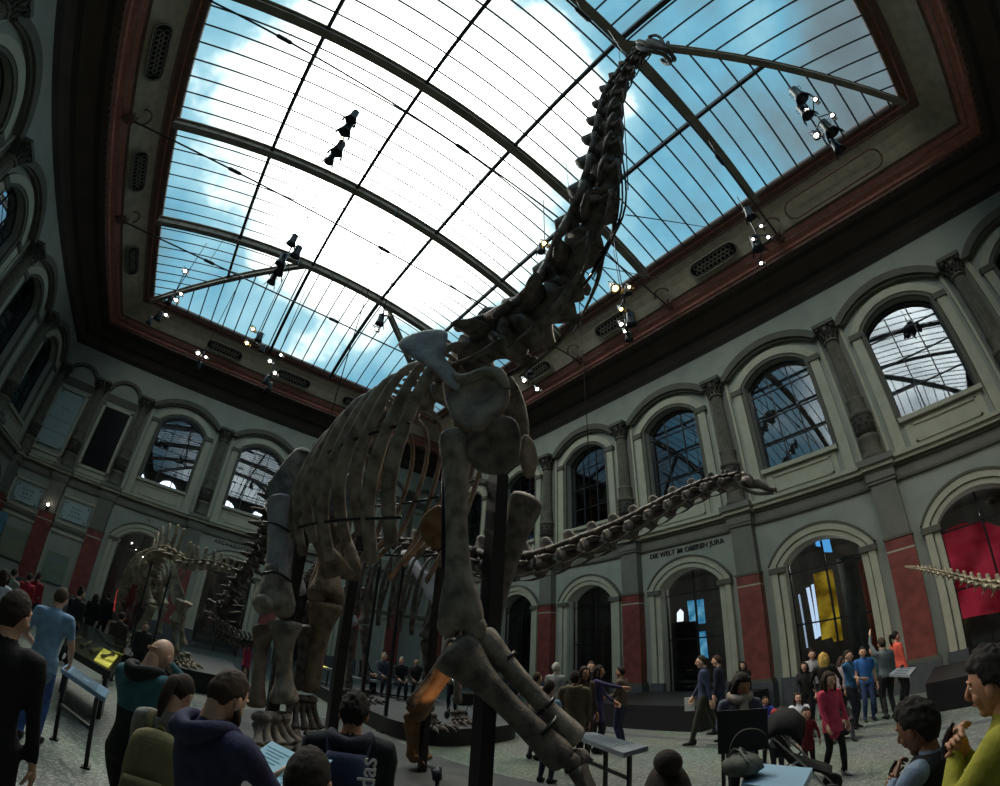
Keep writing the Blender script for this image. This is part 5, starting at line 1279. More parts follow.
# ---- far left
for lab, q, f, tp, bt, hr_, st in (('person in bright red hooded jacket by the far left posters', (-3.458, 13.050, 1.589), 10, '#a02733', '#20222a', '#1d1613', 'short'), ('second person in red jacket close beside the red hood', (-3.533, 14.166, 1.668), 20, '#8c2430', '#23242c', '#2a1e18', 'pony'),
    ('person in white top with dark shoulder strap at the left picture edge', (-2.833, 9.068, 1.596), 10, '#b7bcc4', '#2f8fb0', '#2a1c18', 'long'), ('person in pale patterned top below the hanging plaque', (-3.536, 11.989, 1.598), 30, '#7f837f', '#2a2c33', '#1c1512', 'short'), ('person in black and white top beyond the light blue T-shirt', (-1.994, 12.036, 1.679), 40, '#232328', '#1d1d22', '#1b1512', 'bun'),
    ('person in long black coat at the far left doorway', (-2.221, 16.350, 1.570), 5, '#121214', '#111113', '#17110f', 'long'), ('second person in black coat at the far left doorway', (-1.986, 17.488, 1.735), 0, '#141416', '#131315', '#1b1512', 'short'),
    ('person in dark grey behind the legs of the smaller skeleton', (-0.386, 11.694, 1.391), 170, '#2d2a28', '#1d1c1e', '#2b221c', 'short'), ('person in brown jacket in front of the smaller skeleton', (-0.916, 11.363, 1.470), 20, '#3d342c', '#232226', '#1f1814', 'short'), ('person in magenta top reaching beyond the hind leg of the giant skeleton', (2.083, 12.427, 1.602), 100, '#a0274c', '#22242b', '#231b16', 'short')):
    person(lab, q, f, top=tp, bottom=bt, hair=hr_, style=st, skin=SK_L, vox=.032, coat=.12 if 'coat' in lab else 0)
# ------------------------------------------------------------------ plinths, rails and showcases
PLGREY = mat('plinth_grey', '#4b4e50', .7, .15, 2)
PLDARK = mat('plinth_black', '#1b1c1f', .5, .2, 3)
PALEBL = mat('pale_blue_panel', '#7f9fb8', .35, .1, 6)
GRYTOP = mat('grey_panel', '#7f868e', .4, .15, 6)
INK = mat('panel_print', '#4a5a66', .7, .1, 4)
def slab(name, label, cat, pts, z0, z1, mtop, mside, rnd=0):
    c = sum((V((x, y, 0)) for x, y in pts), V())/len(pts)
    if rnd:      # round the corners
        Q = []
        for i, (x, y) in enumerate(pts):
            p = V((x, y)); a = V(pts[i-1])-p; b = V(pts[(i+1) % len(pts)])-p; r = min(rnd, a.length*.45, b.length*.45)
            for k in range(7):
                t = k/6; p0 = p+a.normalized()*r; p1 = p+b.normalized()*r; q = p0*(1-t)**2+p*2*t*(1-t)+p1*t*t; Q.append((q.x, q.y))
        pts = Q
    n = len(pts); mb = MB().use(mside)
    mb.add([V((x, y, z0)) for x, y in pts]+[V((x, y, z1)) for x, y in pts], [(i, (i+1) % n, n+(i+1) % n, n+i) for i in range(n)]+[tuple(range(n-1, -1, -1))], False)
    mb.use(mtop); mb.add([V((x, y, z1)) for x, y in pts], [tuple(range(n))], False)
    return tag(mb.build(name, loc=c), label, cat)
slab('plinth', 'low grey base slab under the feet of the giant skeleton', 'plinth', [(.6, 8.9), (.5, 5.6), (1.6, 2.6), (5.6, 1.9), (5.3, 3.8), (4.7, 6.0), (4.45, 7.9), (4.3, 10.6), (2.2, 11.2)], 0, .09, PLGREY, PLDARK, .8)
slab('plinth', 'grey-topped black-edged plinth under the long low skeleton', 'plinth', [(5.0, 16.6), (4.75, 12.2), (4.7, 9.3), (5.15, 8.35), (6.5, 8.35), (7.6, 8.7), (8.2, 10.4), (8.4, 17)], 0, .36, PLGREY, PLDARK, .7)
slab('plinth', 'dark plinth under the smaller high-spined skeleton', 'plinth', [(-1.6, 17.8), (-1.3, 12.5), (2.2, 12.5), (2.4, 17.8)], 0, .5, PLGREY, PLDARK, .5)
slab('plinth', 'long dark showcase plinth before the red pilasters on the right wall', 'plinth', [(10.9, 6.0), (15.2, 5.9), (15.2, 10.4), (10.6, 10.4)], 0, .64, PLDARK, PLDARK)
slab('plinth', 'dark plinth block below the red lit doorway', 'plinth', [(11.7, 1.0), (11.7, -5), (15.2, -5), (15.2, 1.0)], 0, .62, PLDARK, PLDARK)
mb = MB().use(PLINTH)
mb.b2((9.8, -8.8, 0), (10.05, 8.2, .004)); mb.b2((-8.0, -8.8, 0), (-7.75, 24, .004)); struct(mb.build('trim_90'))

def rail(name, label, cat, corners, thick, legs, m, rows=0, bar=True, group=None):
    """panel with a real thickness on thin steel legs; corners in order"""
    P = [V(p) for p in corners]; c = sum(P, V())/4
    root = empty(name, (c.x, c.y, 0), label, cat, group)
    mb = MB().use(m); n = 4; d = V((0, 0, thick))
    mb.add(P+[p-d for p in P], [(0, 1, 2, 3), (7, 6, 5, 4)]+[(i, 4+i, 4+(i+1) % 4, (i+1) % 4) for i in range(4)], False)
    if rows:
        mb.use(INK); nrm = (P[1]-P[0]).cross(P[3]-P[0]).normalized(); nrm = nrm if nrm.z > 0 else -nrm
        for k in range(rows):
            a, b = (k+.25)/rows, (k+.7)/rows
            q = [P[0].lerp(P[1], u).lerp(P[3].lerp(P[2], u), w)+nrm*.004 for u, w in ((a, .2), (b, .2), (b, .8), (a, .8))]
            mb.add(q, [(0, 1, 2, 3)], False)
    mb.build('panel', root)
    for x, y in legs:
        mb = MB().use(STEEL); z = min(p.z for p in P)-thick; mb.box((x, y, z/2), (.045, .045, z)); mb.box((x, y, .01), (.1, .1, .02)); mb.build('leg', root)
    if bar and len(legs) > 1:
        mb = MB().use(STEEL)
        for a, b in zip(legs, legs[1:]): mb.beam((*a, .42), (*b, .42), .04, .04)
        mb.build('crossbar', root)
    return root
def rail_px(*a, **k): return rail(*a, **k)
A = [V((5.410, 5.080, 0.780)), V((5.520, 4.750, 0.820)), V((5.040, 3.470, 0.820)), V((4.690, 3.570, 0.780))]
rail('reading_rail', 'grey reading rail on black legs beside the fore leg of the giant skeleton', 'reading rail', A, .06, [tuple(A[0].lerp(A[1], .5).lerp(A[2].lerp(A[3], .5), t).xy) for t in (.12, .5, .9)], GRYTOP, 6)
B = [V((3.860, 1.760, 0.820)), V((4.610, 2.010, 0.820)), V((4.410, 1.350, 0.820)), V((3.710, 1.230, 0.820))]
rail('reading_rail', 'reading rail with pale blue flat top in front of the pushchair', 'reading rail', B, .07, [tuple(B[0].lerp(B[2], .2).xy), tuple(B[0].lerp(B[2], .8).xy)], PALEBL, 0)
Cc = [V((-1.090, 6.540, 0.800)), V((-1.040, 6.700, 0.860)), V((-0.420, 5.690, 0.860)), V((-0.430, 5.540, 0.800))]
rail('reading_rail', 'reading rail with pale blue sloping panel in the left aisle', 'reading rail', Cc, .05, [tuple(Cc[0].lerp(Cc[3], t).xy) for t in (.15, .85)], PALEBL, 5)
# glowing display case in the left aisle
CASEG = glass('case_glass', '#b7b9a5', .05)
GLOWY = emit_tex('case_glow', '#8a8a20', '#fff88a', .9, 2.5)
E1, E2, E3, E4 = V((-1.410, 8.280, 0.850)), V((-1.700, 10.500, 0.850)), V((-0.560, 8.890, 0.850)), V((-0.540, 7.000, 0.850))
root = empty('display_case', ((E1+E3)/2).xy.to_3d(), 'glass display case glowing yellow inside behind the pale blue reading rail', 'display case')
mb = MB().use(PLDARK); d = V((0, 0, .1)); P4 = [E1, E2, E3, E4]
mb.add(P4+[p-d for p in P4], [(0, 1, 2, 3), (7, 6, 5, 4)]+[(i, 4+i, 4+(i+1) % 4, (i+1) % 4) for i in range(4)], False); mb.build('tray', root)
mb = MB().use(GLOWY); q = [E1.lerp(E3, .06).lerp(E2.lerp(E4, .0), .0)]
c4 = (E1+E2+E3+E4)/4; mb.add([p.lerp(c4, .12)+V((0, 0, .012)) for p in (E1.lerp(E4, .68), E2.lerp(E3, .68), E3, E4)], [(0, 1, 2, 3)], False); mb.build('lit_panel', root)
for k in range(4):
    mb = MB().use(BONEW, True); a = E1.lerp(E4, .1+.22*k).lerp(E2.lerp(E3, .1+.22*k), .3); b = E1.lerp(E4, .22+.22*k).lerp(E2.lerp(E3, .22+.22*k), .7)
    longbone(mb, a+V((0, 0, .05)), b+V((0, 0, .05)), .02, .035, .035); mb.build('fossil', root)
mb = MB().use(CASEG); u = V((0, 0, .26)); T4 = [E1+u*.5, E2+u, E3+u, E4+u*.5]
mb.add(P4+T4, [(4, 5, 6, 7)]+[(i, (i+1) % 4, 4+(i+1) % 4, 4+i) for i in range(4)], False); mb.build('glass_cover', root)
for t in (.12, .88):
    mb = MB().use(STEEL); p = E1.lerp(E4, t).lerp(E2.lerp(E3, t), .5); mb.box((p.x, p.y, .37), (.06, .4, .74)); mb.build('leg', root)
# far bench and its glowing rail
def far_bench(label, a, b, z, w, m, cat='bench', name='bench'):
    a, b = V((*a, z)), V((*b, z)); s = (b-a).normalized().cross(V((0, 0, 1)))*w/2
    return rail(name, label, cat, [a-s, b-s, b+s, a+s], .07, [tuple(a.lerp(b, t).xy) for t in (.08, .5, .92)], m, 0)
far_bench('long grey bench under the row of seated visitors beyond the plinth', (5.5, 14.55), (7.9, 12.9), .82, .42, GRYTOP)
r = far_bench('low display rail glowing yellow at its end, left of the seated bald person', (5.0, 15.9), (5.35, 14.6), .95, .3, GRYTOP, 'reading rail', 'reading_rail')
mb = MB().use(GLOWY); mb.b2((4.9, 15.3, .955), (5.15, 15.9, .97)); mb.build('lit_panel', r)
# board on legs, small lectern
bc = V((4.743, 2.131, 1.096)); az = math.atan2(bc.x, bc.y); bx = V((math.cos(az), -math.sin(az), 0))
root = empty('notice_board', (bc.x, bc.y, 0), 'black board turned away in front of the person with the patterned scarf', 'board')
mb = MB().use(mat('board_black', '#1d1c1f', .75, .15, 6)); mb.prism([(-.25, -.22), (.235, -.19), (.25, .21), (-.25, .215)], bc, bx, (0, 0, 1), .03); mb.build('panel', root)
for sg in (-1, 1):
    mb = MB().use(STEEL); p = bc+bx*.2*sg; mb.box((p.x, p.y, (bc.z-.2)/2), (.03, .03, bc.z-.2)); mb.box((p.x, p.y, .01), (.12, .25, .02)); mb.build('leg', root)
G = [V((11.020, 1.630, 1.000)), V((11.590, 1.530, 1.050)), V((10.960, 1.070, 1.050)), V((10.040, 1.110, 1.000))]
rail('lectern', 'small pale lectern stand on black legs near the last red pilaster', 'lectern', G, .05, [tuple(((G[0]+G[3])/2).lerp((G[1]+G[2])/2, t).xy) for t in (.3, .7)], GRYTOP, 3, bar=False)
# bag on the bench
c = V((4.080, 1.840, 0.820)); root = empty('bag', (c.x, c.y, .82), 'grey-green holdall with black looped strap lying on the pale blue rail', 'bag')
mb = MB().use(cloth('#5b5f58', .5), True)
mb.ball(c+V((-.02, .0, .1)), (.2, .17, .1), 16, 10, None, lambda d, p: p*(1+.18*noise.noise(d*3.1)+.1*noise.noise(d*7))); mb.build('body', root)
mb = MB().use(cloth('#141517'), True)
mb.tube([c+V(p) for p in ((.1, -.15, .1), (.12, -.16, .3), (.1, -.1, .38), (.04, .02, .38), (.0, .1, .28), (-.02, .12, .12))], [(.02, .008)]*6, 6, 4); mb.build('strap', root)
for k in range(3):
    mb = MB().use(cloth('#6d6f6c'), True); a = k*.9
    mb.tube([c+V((.2*math.cos(a), .16*math.sin(a), .08)), c+V((.12*math.cos(a+.5), .1*math.sin(a+.5), .21)), c+V((-.05, .02*k, .235)), c+V((-.16*math.cos(a), -.12, .15))], [(.014, .006)]*4, 6, 4); mb.build('webbing', root)
# pushchair
pc = V((6.140, 2.090, 0.000)); pd = V((-.35, -.94, 0)); root = empty('pushchair', (pc.x, pc.y, 0), 'dark pushchair with silver frame beside the girl in pink', 'pushchair')
pd = V((math.sin(2.9), math.cos(2.9), 0)); ps = V((pd.y, -pd.x, 0)); SIL = mat('silver_tube', '#b9bcc0', .25, .1, 4, metal=.8)
def pq(x, y, z): return pc+ps*x+pd*y+V((0, 0, z))
for sg in (-1, 1):
    mb = MB().use(SIL, True); mb.tube([pq(sg*.24, .42, .12), pq(sg*.24, .1, .5), pq(sg*.24, -.25, .85), pq(sg*.24, -.45, 1.02)], .014, 8, 4); mb.tube([pq(sg*.24, -.35, .12), pq(sg*.24, -.05, .45), pq(sg*.24, .08, .55)], .014, 8, 3); mb.build('frame', root)
mb = MB().use(BLACK, True); mb.tube([pq(-.24, -.45, 1.02), pq(-.1, -.5, 1.05), pq(.1, -.5, 1.05), pq(.24, -.45, 1.02)], .018, 8, 3); mb.build('handle', root)
mb = MB().use(cloth('#1b1b1e'), True); mb.sheet([[pq(x, y, z+.03*(abs(x) > .1)) for x in (-.22, -.1, 0, .1, .22)] for y, z in ((.42, .3), (.3, .36), (.12, .42), (-.05, .5), (-.2, .72), (-.28, .92))]); o = mb.build('seat', root, solid=.04)
mb = MB().use(cloth('#161619'), True); mb.sheet([[pq(.27*math.cos(a), -.28+y*.5+.05*math.sin(a), .78+.28*math.sin(a)+z) for a in [PI*i/8 for i in range(9)]] for y, z in ((-.1, .0), (.2, .08), (.5, .06), (.75, -.08))]); mb.build('canopy', root, solid=.015)
for sx in (-.26, .26):
    for sy in (-.35, .42):
        mb = MB().use(BLACK, True); mb.lathe([(.05, -.02), (.115, -.025), (.125, 0), (.115, .025), (.05, .02)], pq(sx, sy, .125), 18, ps); mb.build('wheel', root)
p = person('child in red cap and grey top beyond the pushchair', (6.830, 2.578, 0.973), 175, h=1.0, top='#5b5c60', bottom='#22232a', skin=SK_L, hair='#b03038', style='hat', child=True, head_r=1.1, vox=.016)
# walking frame
wc = V((6.444, 9.404, 1.061)); wc.z = .36; root = empty('walking_frame', (wc.x, wc.y, .36), 'wheeled walking frame with dark bag by the orange bone', 'walking frame')
for sg in (-1, 1):
    mb = MB().use(SIL, True); mb.tube([wc+V((sg*.25, -.25, .1)), wc+V((sg*.25, -.05, .6)), wc+V((sg*.25, .1, .9)), wc+V((sg*.25, .22, .92))], .014, 6, 3); mb.tube([wc+V((sg*.25, .25, .1)), wc+V((sg*.25, .05, .55))], .014, 6); mb.build('frame', root)
    for sy in (-.25, .25):
        mb = MB().use(BLACK, True); mb.lathe([(.04, -.015), (.09, -.018), (.095, 0), (.09, .018), (.04, .015)], wc+V((sg*.25, sy, .095)), 14, (1, 0, 0)); mb.build('wheel', root)
mb = MB().use(cloth('#16171a'), True); mb.box(wc+V((0, -.02, .5)), (.42, .22, .3)); mb.build('bag', root, bev=.04)

# ------------------------------------------------------------------ things on the far wall
PLQ = mat('pale_plaque', '#a9bcc0', .35, .08, 5); PLQT = mat('plaque_print', '#7a888d', .6, .1, 4)
def plaque(label, x, z, w, h, rows, name='wall_plaque', cat='plaque', m=None, studs=True, cols=1):
    root = empty(name, (x, YF-.1, z-h/2), label, cat)
    mb = MB().use(m or PLQ); mb.b2((x-w/2, YF-.12, z-h/2), (x+w/2, YF-.08, z+h/2))
    mb.use(PLQT)
    for k, (zz, ww, hh) in enumerate(rows):
        n = max(1, int(ww*w/.16))
        for j in range(n):     # broken strokes: print too small to read
            u = -ww*w/2+ww*w*(j+.5)/n; mb.b2((x+u-.055, YF-.125, z+zz*h-hh/2), (x+u+.05, YF-.118, z+zz*h+hh/2))
    mb.build('panel', root)
    if studs:
        for sx in (-1, 1):
            for sz in (-1, 1):
                mb = MB().use(BLACK, True); mb.lathe([(.035, 0), (.04, .02), (.02, .04)], (x+sx*(w/2-.1), YF-.12, z+sz*(h/2-.1)), 10, (0, -1, 0)); mb.build('stud', root)
n1, n2 = CX-11.65, CX-8.87
plaque('small pale glass plaque with four studs above the leftmost blank panel', n1, 4.86, 1.42, .95, ((.22, .5, .1), (.0, .45, .1), (-.22, .42, .08)))
plaque('small pale glass plaque with four studs right of the white wall lamp', n2, 4.86, 1.42, .95, ((.22, .4, .1), (.0, .4, .1), (-.22, .5, .1)))
plaque('tall pale glass donor board with bars of print on the upper far wall', n1, 9.25, 1.5, 3.2, ((.2, .35, .07), (.1, .2, .05), (-.02, .95, .07), (-.14, .3, .06), (-.24, .95, .07), (-.36, .3, .06)), 'donor_board', 'board')
mb = MB().use(mat('dark_display', '#14171c', .25, .2, 2)); mb.b2((n2-.74, YF-.06, 7.44), (n2+.74, YF-.01, 10.93)); tag(mb.build('display_board', loc=(n2, YF, 9)), 'tall dark rectangular panel in the upper far wall left of the windows', 'panel')
root = empty('wall_lamp', ((n1+n2)/2, YF-.5, 4.55), 'small white wall lamp shining between the two pale plaques', 'wall lamp')
mb = MB().use(BLACK, True); mb.lathe([(.05, 0), (.07, .04), (.07, .2), (.05, .24)], ((n1+n2)/2, YF-.45, 4.5), 12, (0, -.4, 1)); mb.build('housing', root)
LAMPW = emit('lamp_white', '#fff4e0', 9); LAMPY = emit('lamp_warm', '#ffd27a', 9)
mb = MB().use(LAMPW, True); mb.ball(((n1+n2)/2, YF-.58, 4.72), .07, 12, 8); mb.build('bulb', root)
PAPER = mat('poster_paper', '#8c8f7c', .7, .15, 3); PAPB = mat('poster_blue', '#6d9bb0', .6, .3, 2)
def poster(label, x, z, w, h, m):
    root = empty('poster', (x, YF-.14, z-h/2), label, 'poster'); mb = MB().use(m); mb.b2((x-w/2, YF-.16, z-h/2), (x+w/2, YF-.12, z+h/2)); mb.build('sheet', root)
    mb = MB().use(PLQT)
    for k in range(3): mb.b2((x-w*.36, YF-.166, z+h*.3-.1*k), (x+w*.3-.1*k, YF-.158, z+h*.3-.1*k+.04))
    mb.build('print', root)
poster('wide beige poster behind the people in red at the far left', n1+.3, 2.3, 1.7, 1.5, PAPER)
poster('pale green poster left of the first red pilaster of the far wall', n2-.1, 1.9, 1.2, 1.5, mat('poster_green', '#7f8f80', .7, .2, 3))
poster('blue poster at the left picture edge', n1-.9, 2.9, .8, 1.3, PAPB)

# ------------------------------------------------------------------ exhibits seen through the doorways
YELB = emit_tex('yellow_banner', '#7a5a10', '#e8c23a', .32, 1.6)
BLUB = emit_tex('blue_screen', '#2f86b4', '#7fc8e8', .5, 2.5)
REDB = emit_tex('red_backlit_curtain', '#7c1420', '#d83a50', .26, .9, 2)
ORAB = mat('orange_column', '#b0482c', .6, .25, 2)
def lit(name, label, cat, pts, m, depth=.05):
    P = [V(p) for p in pts]; c = sum(P, V())/len(P); mb = MB().use(m); n = len(P); d = V((depth, 0, 0)) if abs(P[0].x-P[1].x) < 1e-3 and abs(P[0].x-P[2].x) < 1e-3 else V((0, depth, 0))
    mb.add(P+[p+d for p in P], [tuple(range(n)), tuple(range(2*n-1, n-1, -1))]+[(i, n+i, n+(i+1) % n, (i+1) % n) for i in range(n)], False)
    o = mb.build(name, loc=c)
    return tag(o, label, cat)
lit('banner', 'tall glowing yellow banner hanging inside the doorway on the right wall', 'banner', [(18.500, 4.880, 4.350), (18.500, 4.140, 4.370), (18.500, 4.170, 1.790), (18.500, 4.500, 1.780), (18.500, 4.550, 1.960), (18.500, 4.930, 1.910)], YELB)
lit('screen', 'small bright blue screen high up behind the doorway with the yellow banner', 'screen', [(18.000, 4.440, 5.450), (18.000, 3.910, 5.390), (18.000, 3.900, 4.900), (18.000, 4.190, 4.970), (18.000, 4.190, 5.160), (18.000, 4.440, 5.260)], emit('screen_blue', '#5fb0f0', .75))
for k, (a, b) in enumerate(((((18.000, 5.100, 3.840), (18.000, 4.980, 3.850), (18.000, 4.930, 2.000), (18.000, 5.040, 1.980)), 'bright strip window left of the yellow banner'), (((18.200, 4.950, 3.930), (18.200, 4.850, 3.950), (18.200, 4.870, 2.060), (18.200, 4.980, 2.040)), 'second bright strip window close to the yellow banner'), (((17.600, 5.320, 3.610), (17.600, 5.260, 3.630), (17.600, 5.220, 1.710), (17.600, 5.270, 1.720)), 'thin bright strip window nearest the door jamb left of the yellow banner'))):
    lit('strip_window', b, 'window', a, emit('strip_light', '#c9dcf5', .9 if k < 2 else .45))
q = V((17.200, 2.650, 2.880)); mb = MB().use(ORAB, True); mb.lathe([(.3, 0), (.3, 4.2)], (q.x, q.y, 0), 20); tag(mb.build('column', loc=(q.x, q.y, 0)), 'orange round column just inside the doorway with the yellow banner', 'column')
q = V((18.200, 3.390, 3.060)); mb = MB().use(mat('grey_column', '#5d6660', .7, .15, 2), True); mb.lathe([(.45, 0), (.45, 4.6)], (q.x, q.y, 0), 20); tag(mb.build('column', loc=(q.x, q.y, 0)), 'grey round column between the yellow banner and the orange column', 'column')
lit('screen', 'upper blue screen inside the doorway under the wall lettering', 'screen', [(19.000, 10.760, 4.280), (19.000, 9.950, 4.260), (19.000, 9.950, 3.210), (19.000, 10.700, 3.200)], BLUB)
lit('screen', 'lower narrow blue screen inside the doorway under the wall lettering', 'screen', [(19.000, 10.330, 2.860), (19.000, 9.980, 2.870), (19.000, 9.930, 1.710), (19.000, 10.260, 1.860)], BLUB)
lit('strip_window', 'small bright arched window inside the doorway under the wall lettering', 'window', [(19.500, 11.650, 3.440), (19.500, 11.620, 3.850), (19.500, 11.440, 4.020), (19.500, 11.290, 3.860), (19.500, 11.330, 3.450)], emit('arch_window', '#e8ecf2', 1.2))
mb = MB().use(mat('dark_screen_wall', '#2c2d2c', .8, .2, 2)); p0, p1 = V((18.600, 11.580, 3.320)), V((18.600, 10.180, 0.410)); mb.b2((18.6, min(p0.y, p1.y), 0), (18.7, max(p0.y, p1.y), p0.z)); tag(mb.build('partition_screen', loc=(18.65, (p0.y+p1.y)/2, 0)), 'dark partition inside the doorway under the wall lettering', 'partition')
lit('curtain', 'red backlit curtain inside the doorway at the right picture edge', 'curtain', [(18.000, 0.340, 4.160), (18.000, -0.110, 4.530), (18.000, -0.680, 4.580), (18.000, -1.400, 4.370), (18.000, -2.090, 3.870), (18.000, -1.880, 1.720), (18.000, -1.140, 1.570), (18.000, -0.350, 1.650), (18.000, 0.520, 1.680)], REDB)
for q, lab in (((17.200, -0.210, 5.100), 'pale bone-like specimen hanging left above the red curtain'), ((17.200, -1.900, 4.830), 'second pale specimen hanging right above the red curtain')):
    mb = MB().use(BONEW, True); c = V(q)
    mb.ball(c, (.12, .32, .14), 14, 9, None, lambda d, p: p*(1+.5*noise.noise(d*3+V((q[1], 0, 0))))); mb.tube([c, (c.x, c.y, 5.7)], .01, 5); tag(mb.build('hanging_specimen', loc=c), lab, 'specimen')
lit('light_column', 'glowing red column inside the far left doorway', 'light column', [(-3.060, 30.000, 1.840), (-2.850, 30.000, 2.130), (-2.770, 30.000, 0.780), (-3.010, 30.000, 0.590)], emit_tex('red_glow', '#901818', '#e04040', .5, 2))
q = V((-1.990, 29.200, 1.570)); mb = MB().use(ORAB, True); mb.lathe([(.32, 0), (.32, 3.0), (.4, 3.1), (.4, 3.2)], (q.x, q.y, 0), 18); tag(mb.build('column', loc=(q.x, q.y, 0)), 'orange-brown column inside the far left doorway', 'column')
for k, q in enumerate(((-3.060, 30.500, 4.660), (-2.730, 30.500, 4.400), (-2.200, 30.500, 4.090))):
    mb = MB().use(LAMPW, True); mb.ball(q, .05, 8, 6); c = V(q); mb.use(BLACK); mb.lathe([(.05, .03), (.06, .2)], c, 8); tag(mb.build('ceiling_spotlight', loc=c), ['upper small ceiling spotlight in the far left doorway', 'middle small ceiling spotlight in the far left doorway', 'lowest small ceiling spotlight in the far left doorway beside the skeleton'][k], 'ceiling spotlight')

# ------------------------------------------------------------------ spotlight clusters hanging from the skylight
LH = mat('lamp_housing', '#2d3138', .35, .25, 6, metal=.3)
def lamp_cluster(label, top, lamps, warm=False, power=0):
    """lamps: list of (point, aim, lit, size); hangs on a cable from the roof"""
    pts = [V(l[0]) for l in lamps]; c = sum(pts, V())/len(pts); zt = max(p.z for p in pts)+.3
    root = empty('spotlight_cluster', (c.x, c.y, min(p.z for p in pts)-.2), label, 'spotlights', 'spotlight clusters hanging under the skylight')
    rz_ = roof_z(c.x, c.y)-.2 if (GX0 < c.x < GX1 and GY0 < c.y < GY1) else 16.2
    mb = MB().use(IRON2, True); mb.tube([(c.x, c.y, zt), V(top) if top else (c.x, c.y, rz_)], .018, 5); mb.build('cable', root)
    mb = MB().use(LH, True)
    mb.tube([(c.x, c.y, zt), (c.x, c.y, min(p.z for p in pts)-.1)], .03, 6)
    for p in pts: mb.tube([(c.x, c.y, p.z+.12), p+V((0, 0, .12))], .02, 5)
    mb.build('frame', root)
    for p, aim, on, s in lamps:
        p, a = V(p), V(aim).normalized(); s *= .72 if on else .9; mb = MB().use(LH, True)
        mb.lathe([(.05*s, -.26*s), (.09*s, -.24*s), (.1*s, -.05*s), (.13*s, .02*s), (.14*s, .1*s), (.125*s, .1*s), (.1*s, .0)], p, 12, a)
        f = frame_of(a)
        for sg in (-1, 1):      # barn doors
            q = p+a*.11*s+f[0]*sg*.13*s; mb.add([q-f[1]*.11*s, q+f[1]*.11*s, q+f[1]*.08*s+a*.12*s+f[0]*sg*.05*s, q-f[1]*.08*s+a*.12*s+f[0]*sg*.05*s], [(0, 1, 2, 3)], False)
        mb.tube([p-a*.1*s+f[0]*.12*s, p-a*.1*s+f[0]*.14*s+V((0, 0, .14*s)), p-a*.1*s-f[0]*.14*s+V((0, 0, .14*s)), p-a*.1*s-f[0]*.12*s], .012, 4)
        h_ = mb.build('spotlight', root)
        if on:
            mb = MB().use(LAMPY if warm else LAMPW, True); mb.lathe([(.001, .02*s), (.075*s, .025*s), (.06*s, .045*s), (.001, .055*s)], p, 12, a); mb.build('lens', h_)
    if power:
        ld = bpy.data.lights.new('spot_lamp', 'SPOT'); ld.energy = power; ld.color = (1, .86, .62) if warm else (1, .93, .82); ld.spot_size = 1.5; ld.spot_blend = .8; ld.shadow_soft_size = .12
        lo = bpy.data.objects.new('spot_lamp', ld); COL.objects.link(lo); p, a = V(lamps[0][0]), V(lamps[0][1]).normalized(); lo.location = p+a*.25; lo.rotation_euler = a.to_track_quat('-Z', 'Y').to_euler()
CAMD = lambda p: (V((0, 0, 1.9))-V(p)).normalized()
def dn(p, k=.5): return (CAMD(p)*k+V((.3, -.2, -.6))).normalized()
def away(p): return (V((0, 0, -1))-CAMD(p)*.35).normalized()
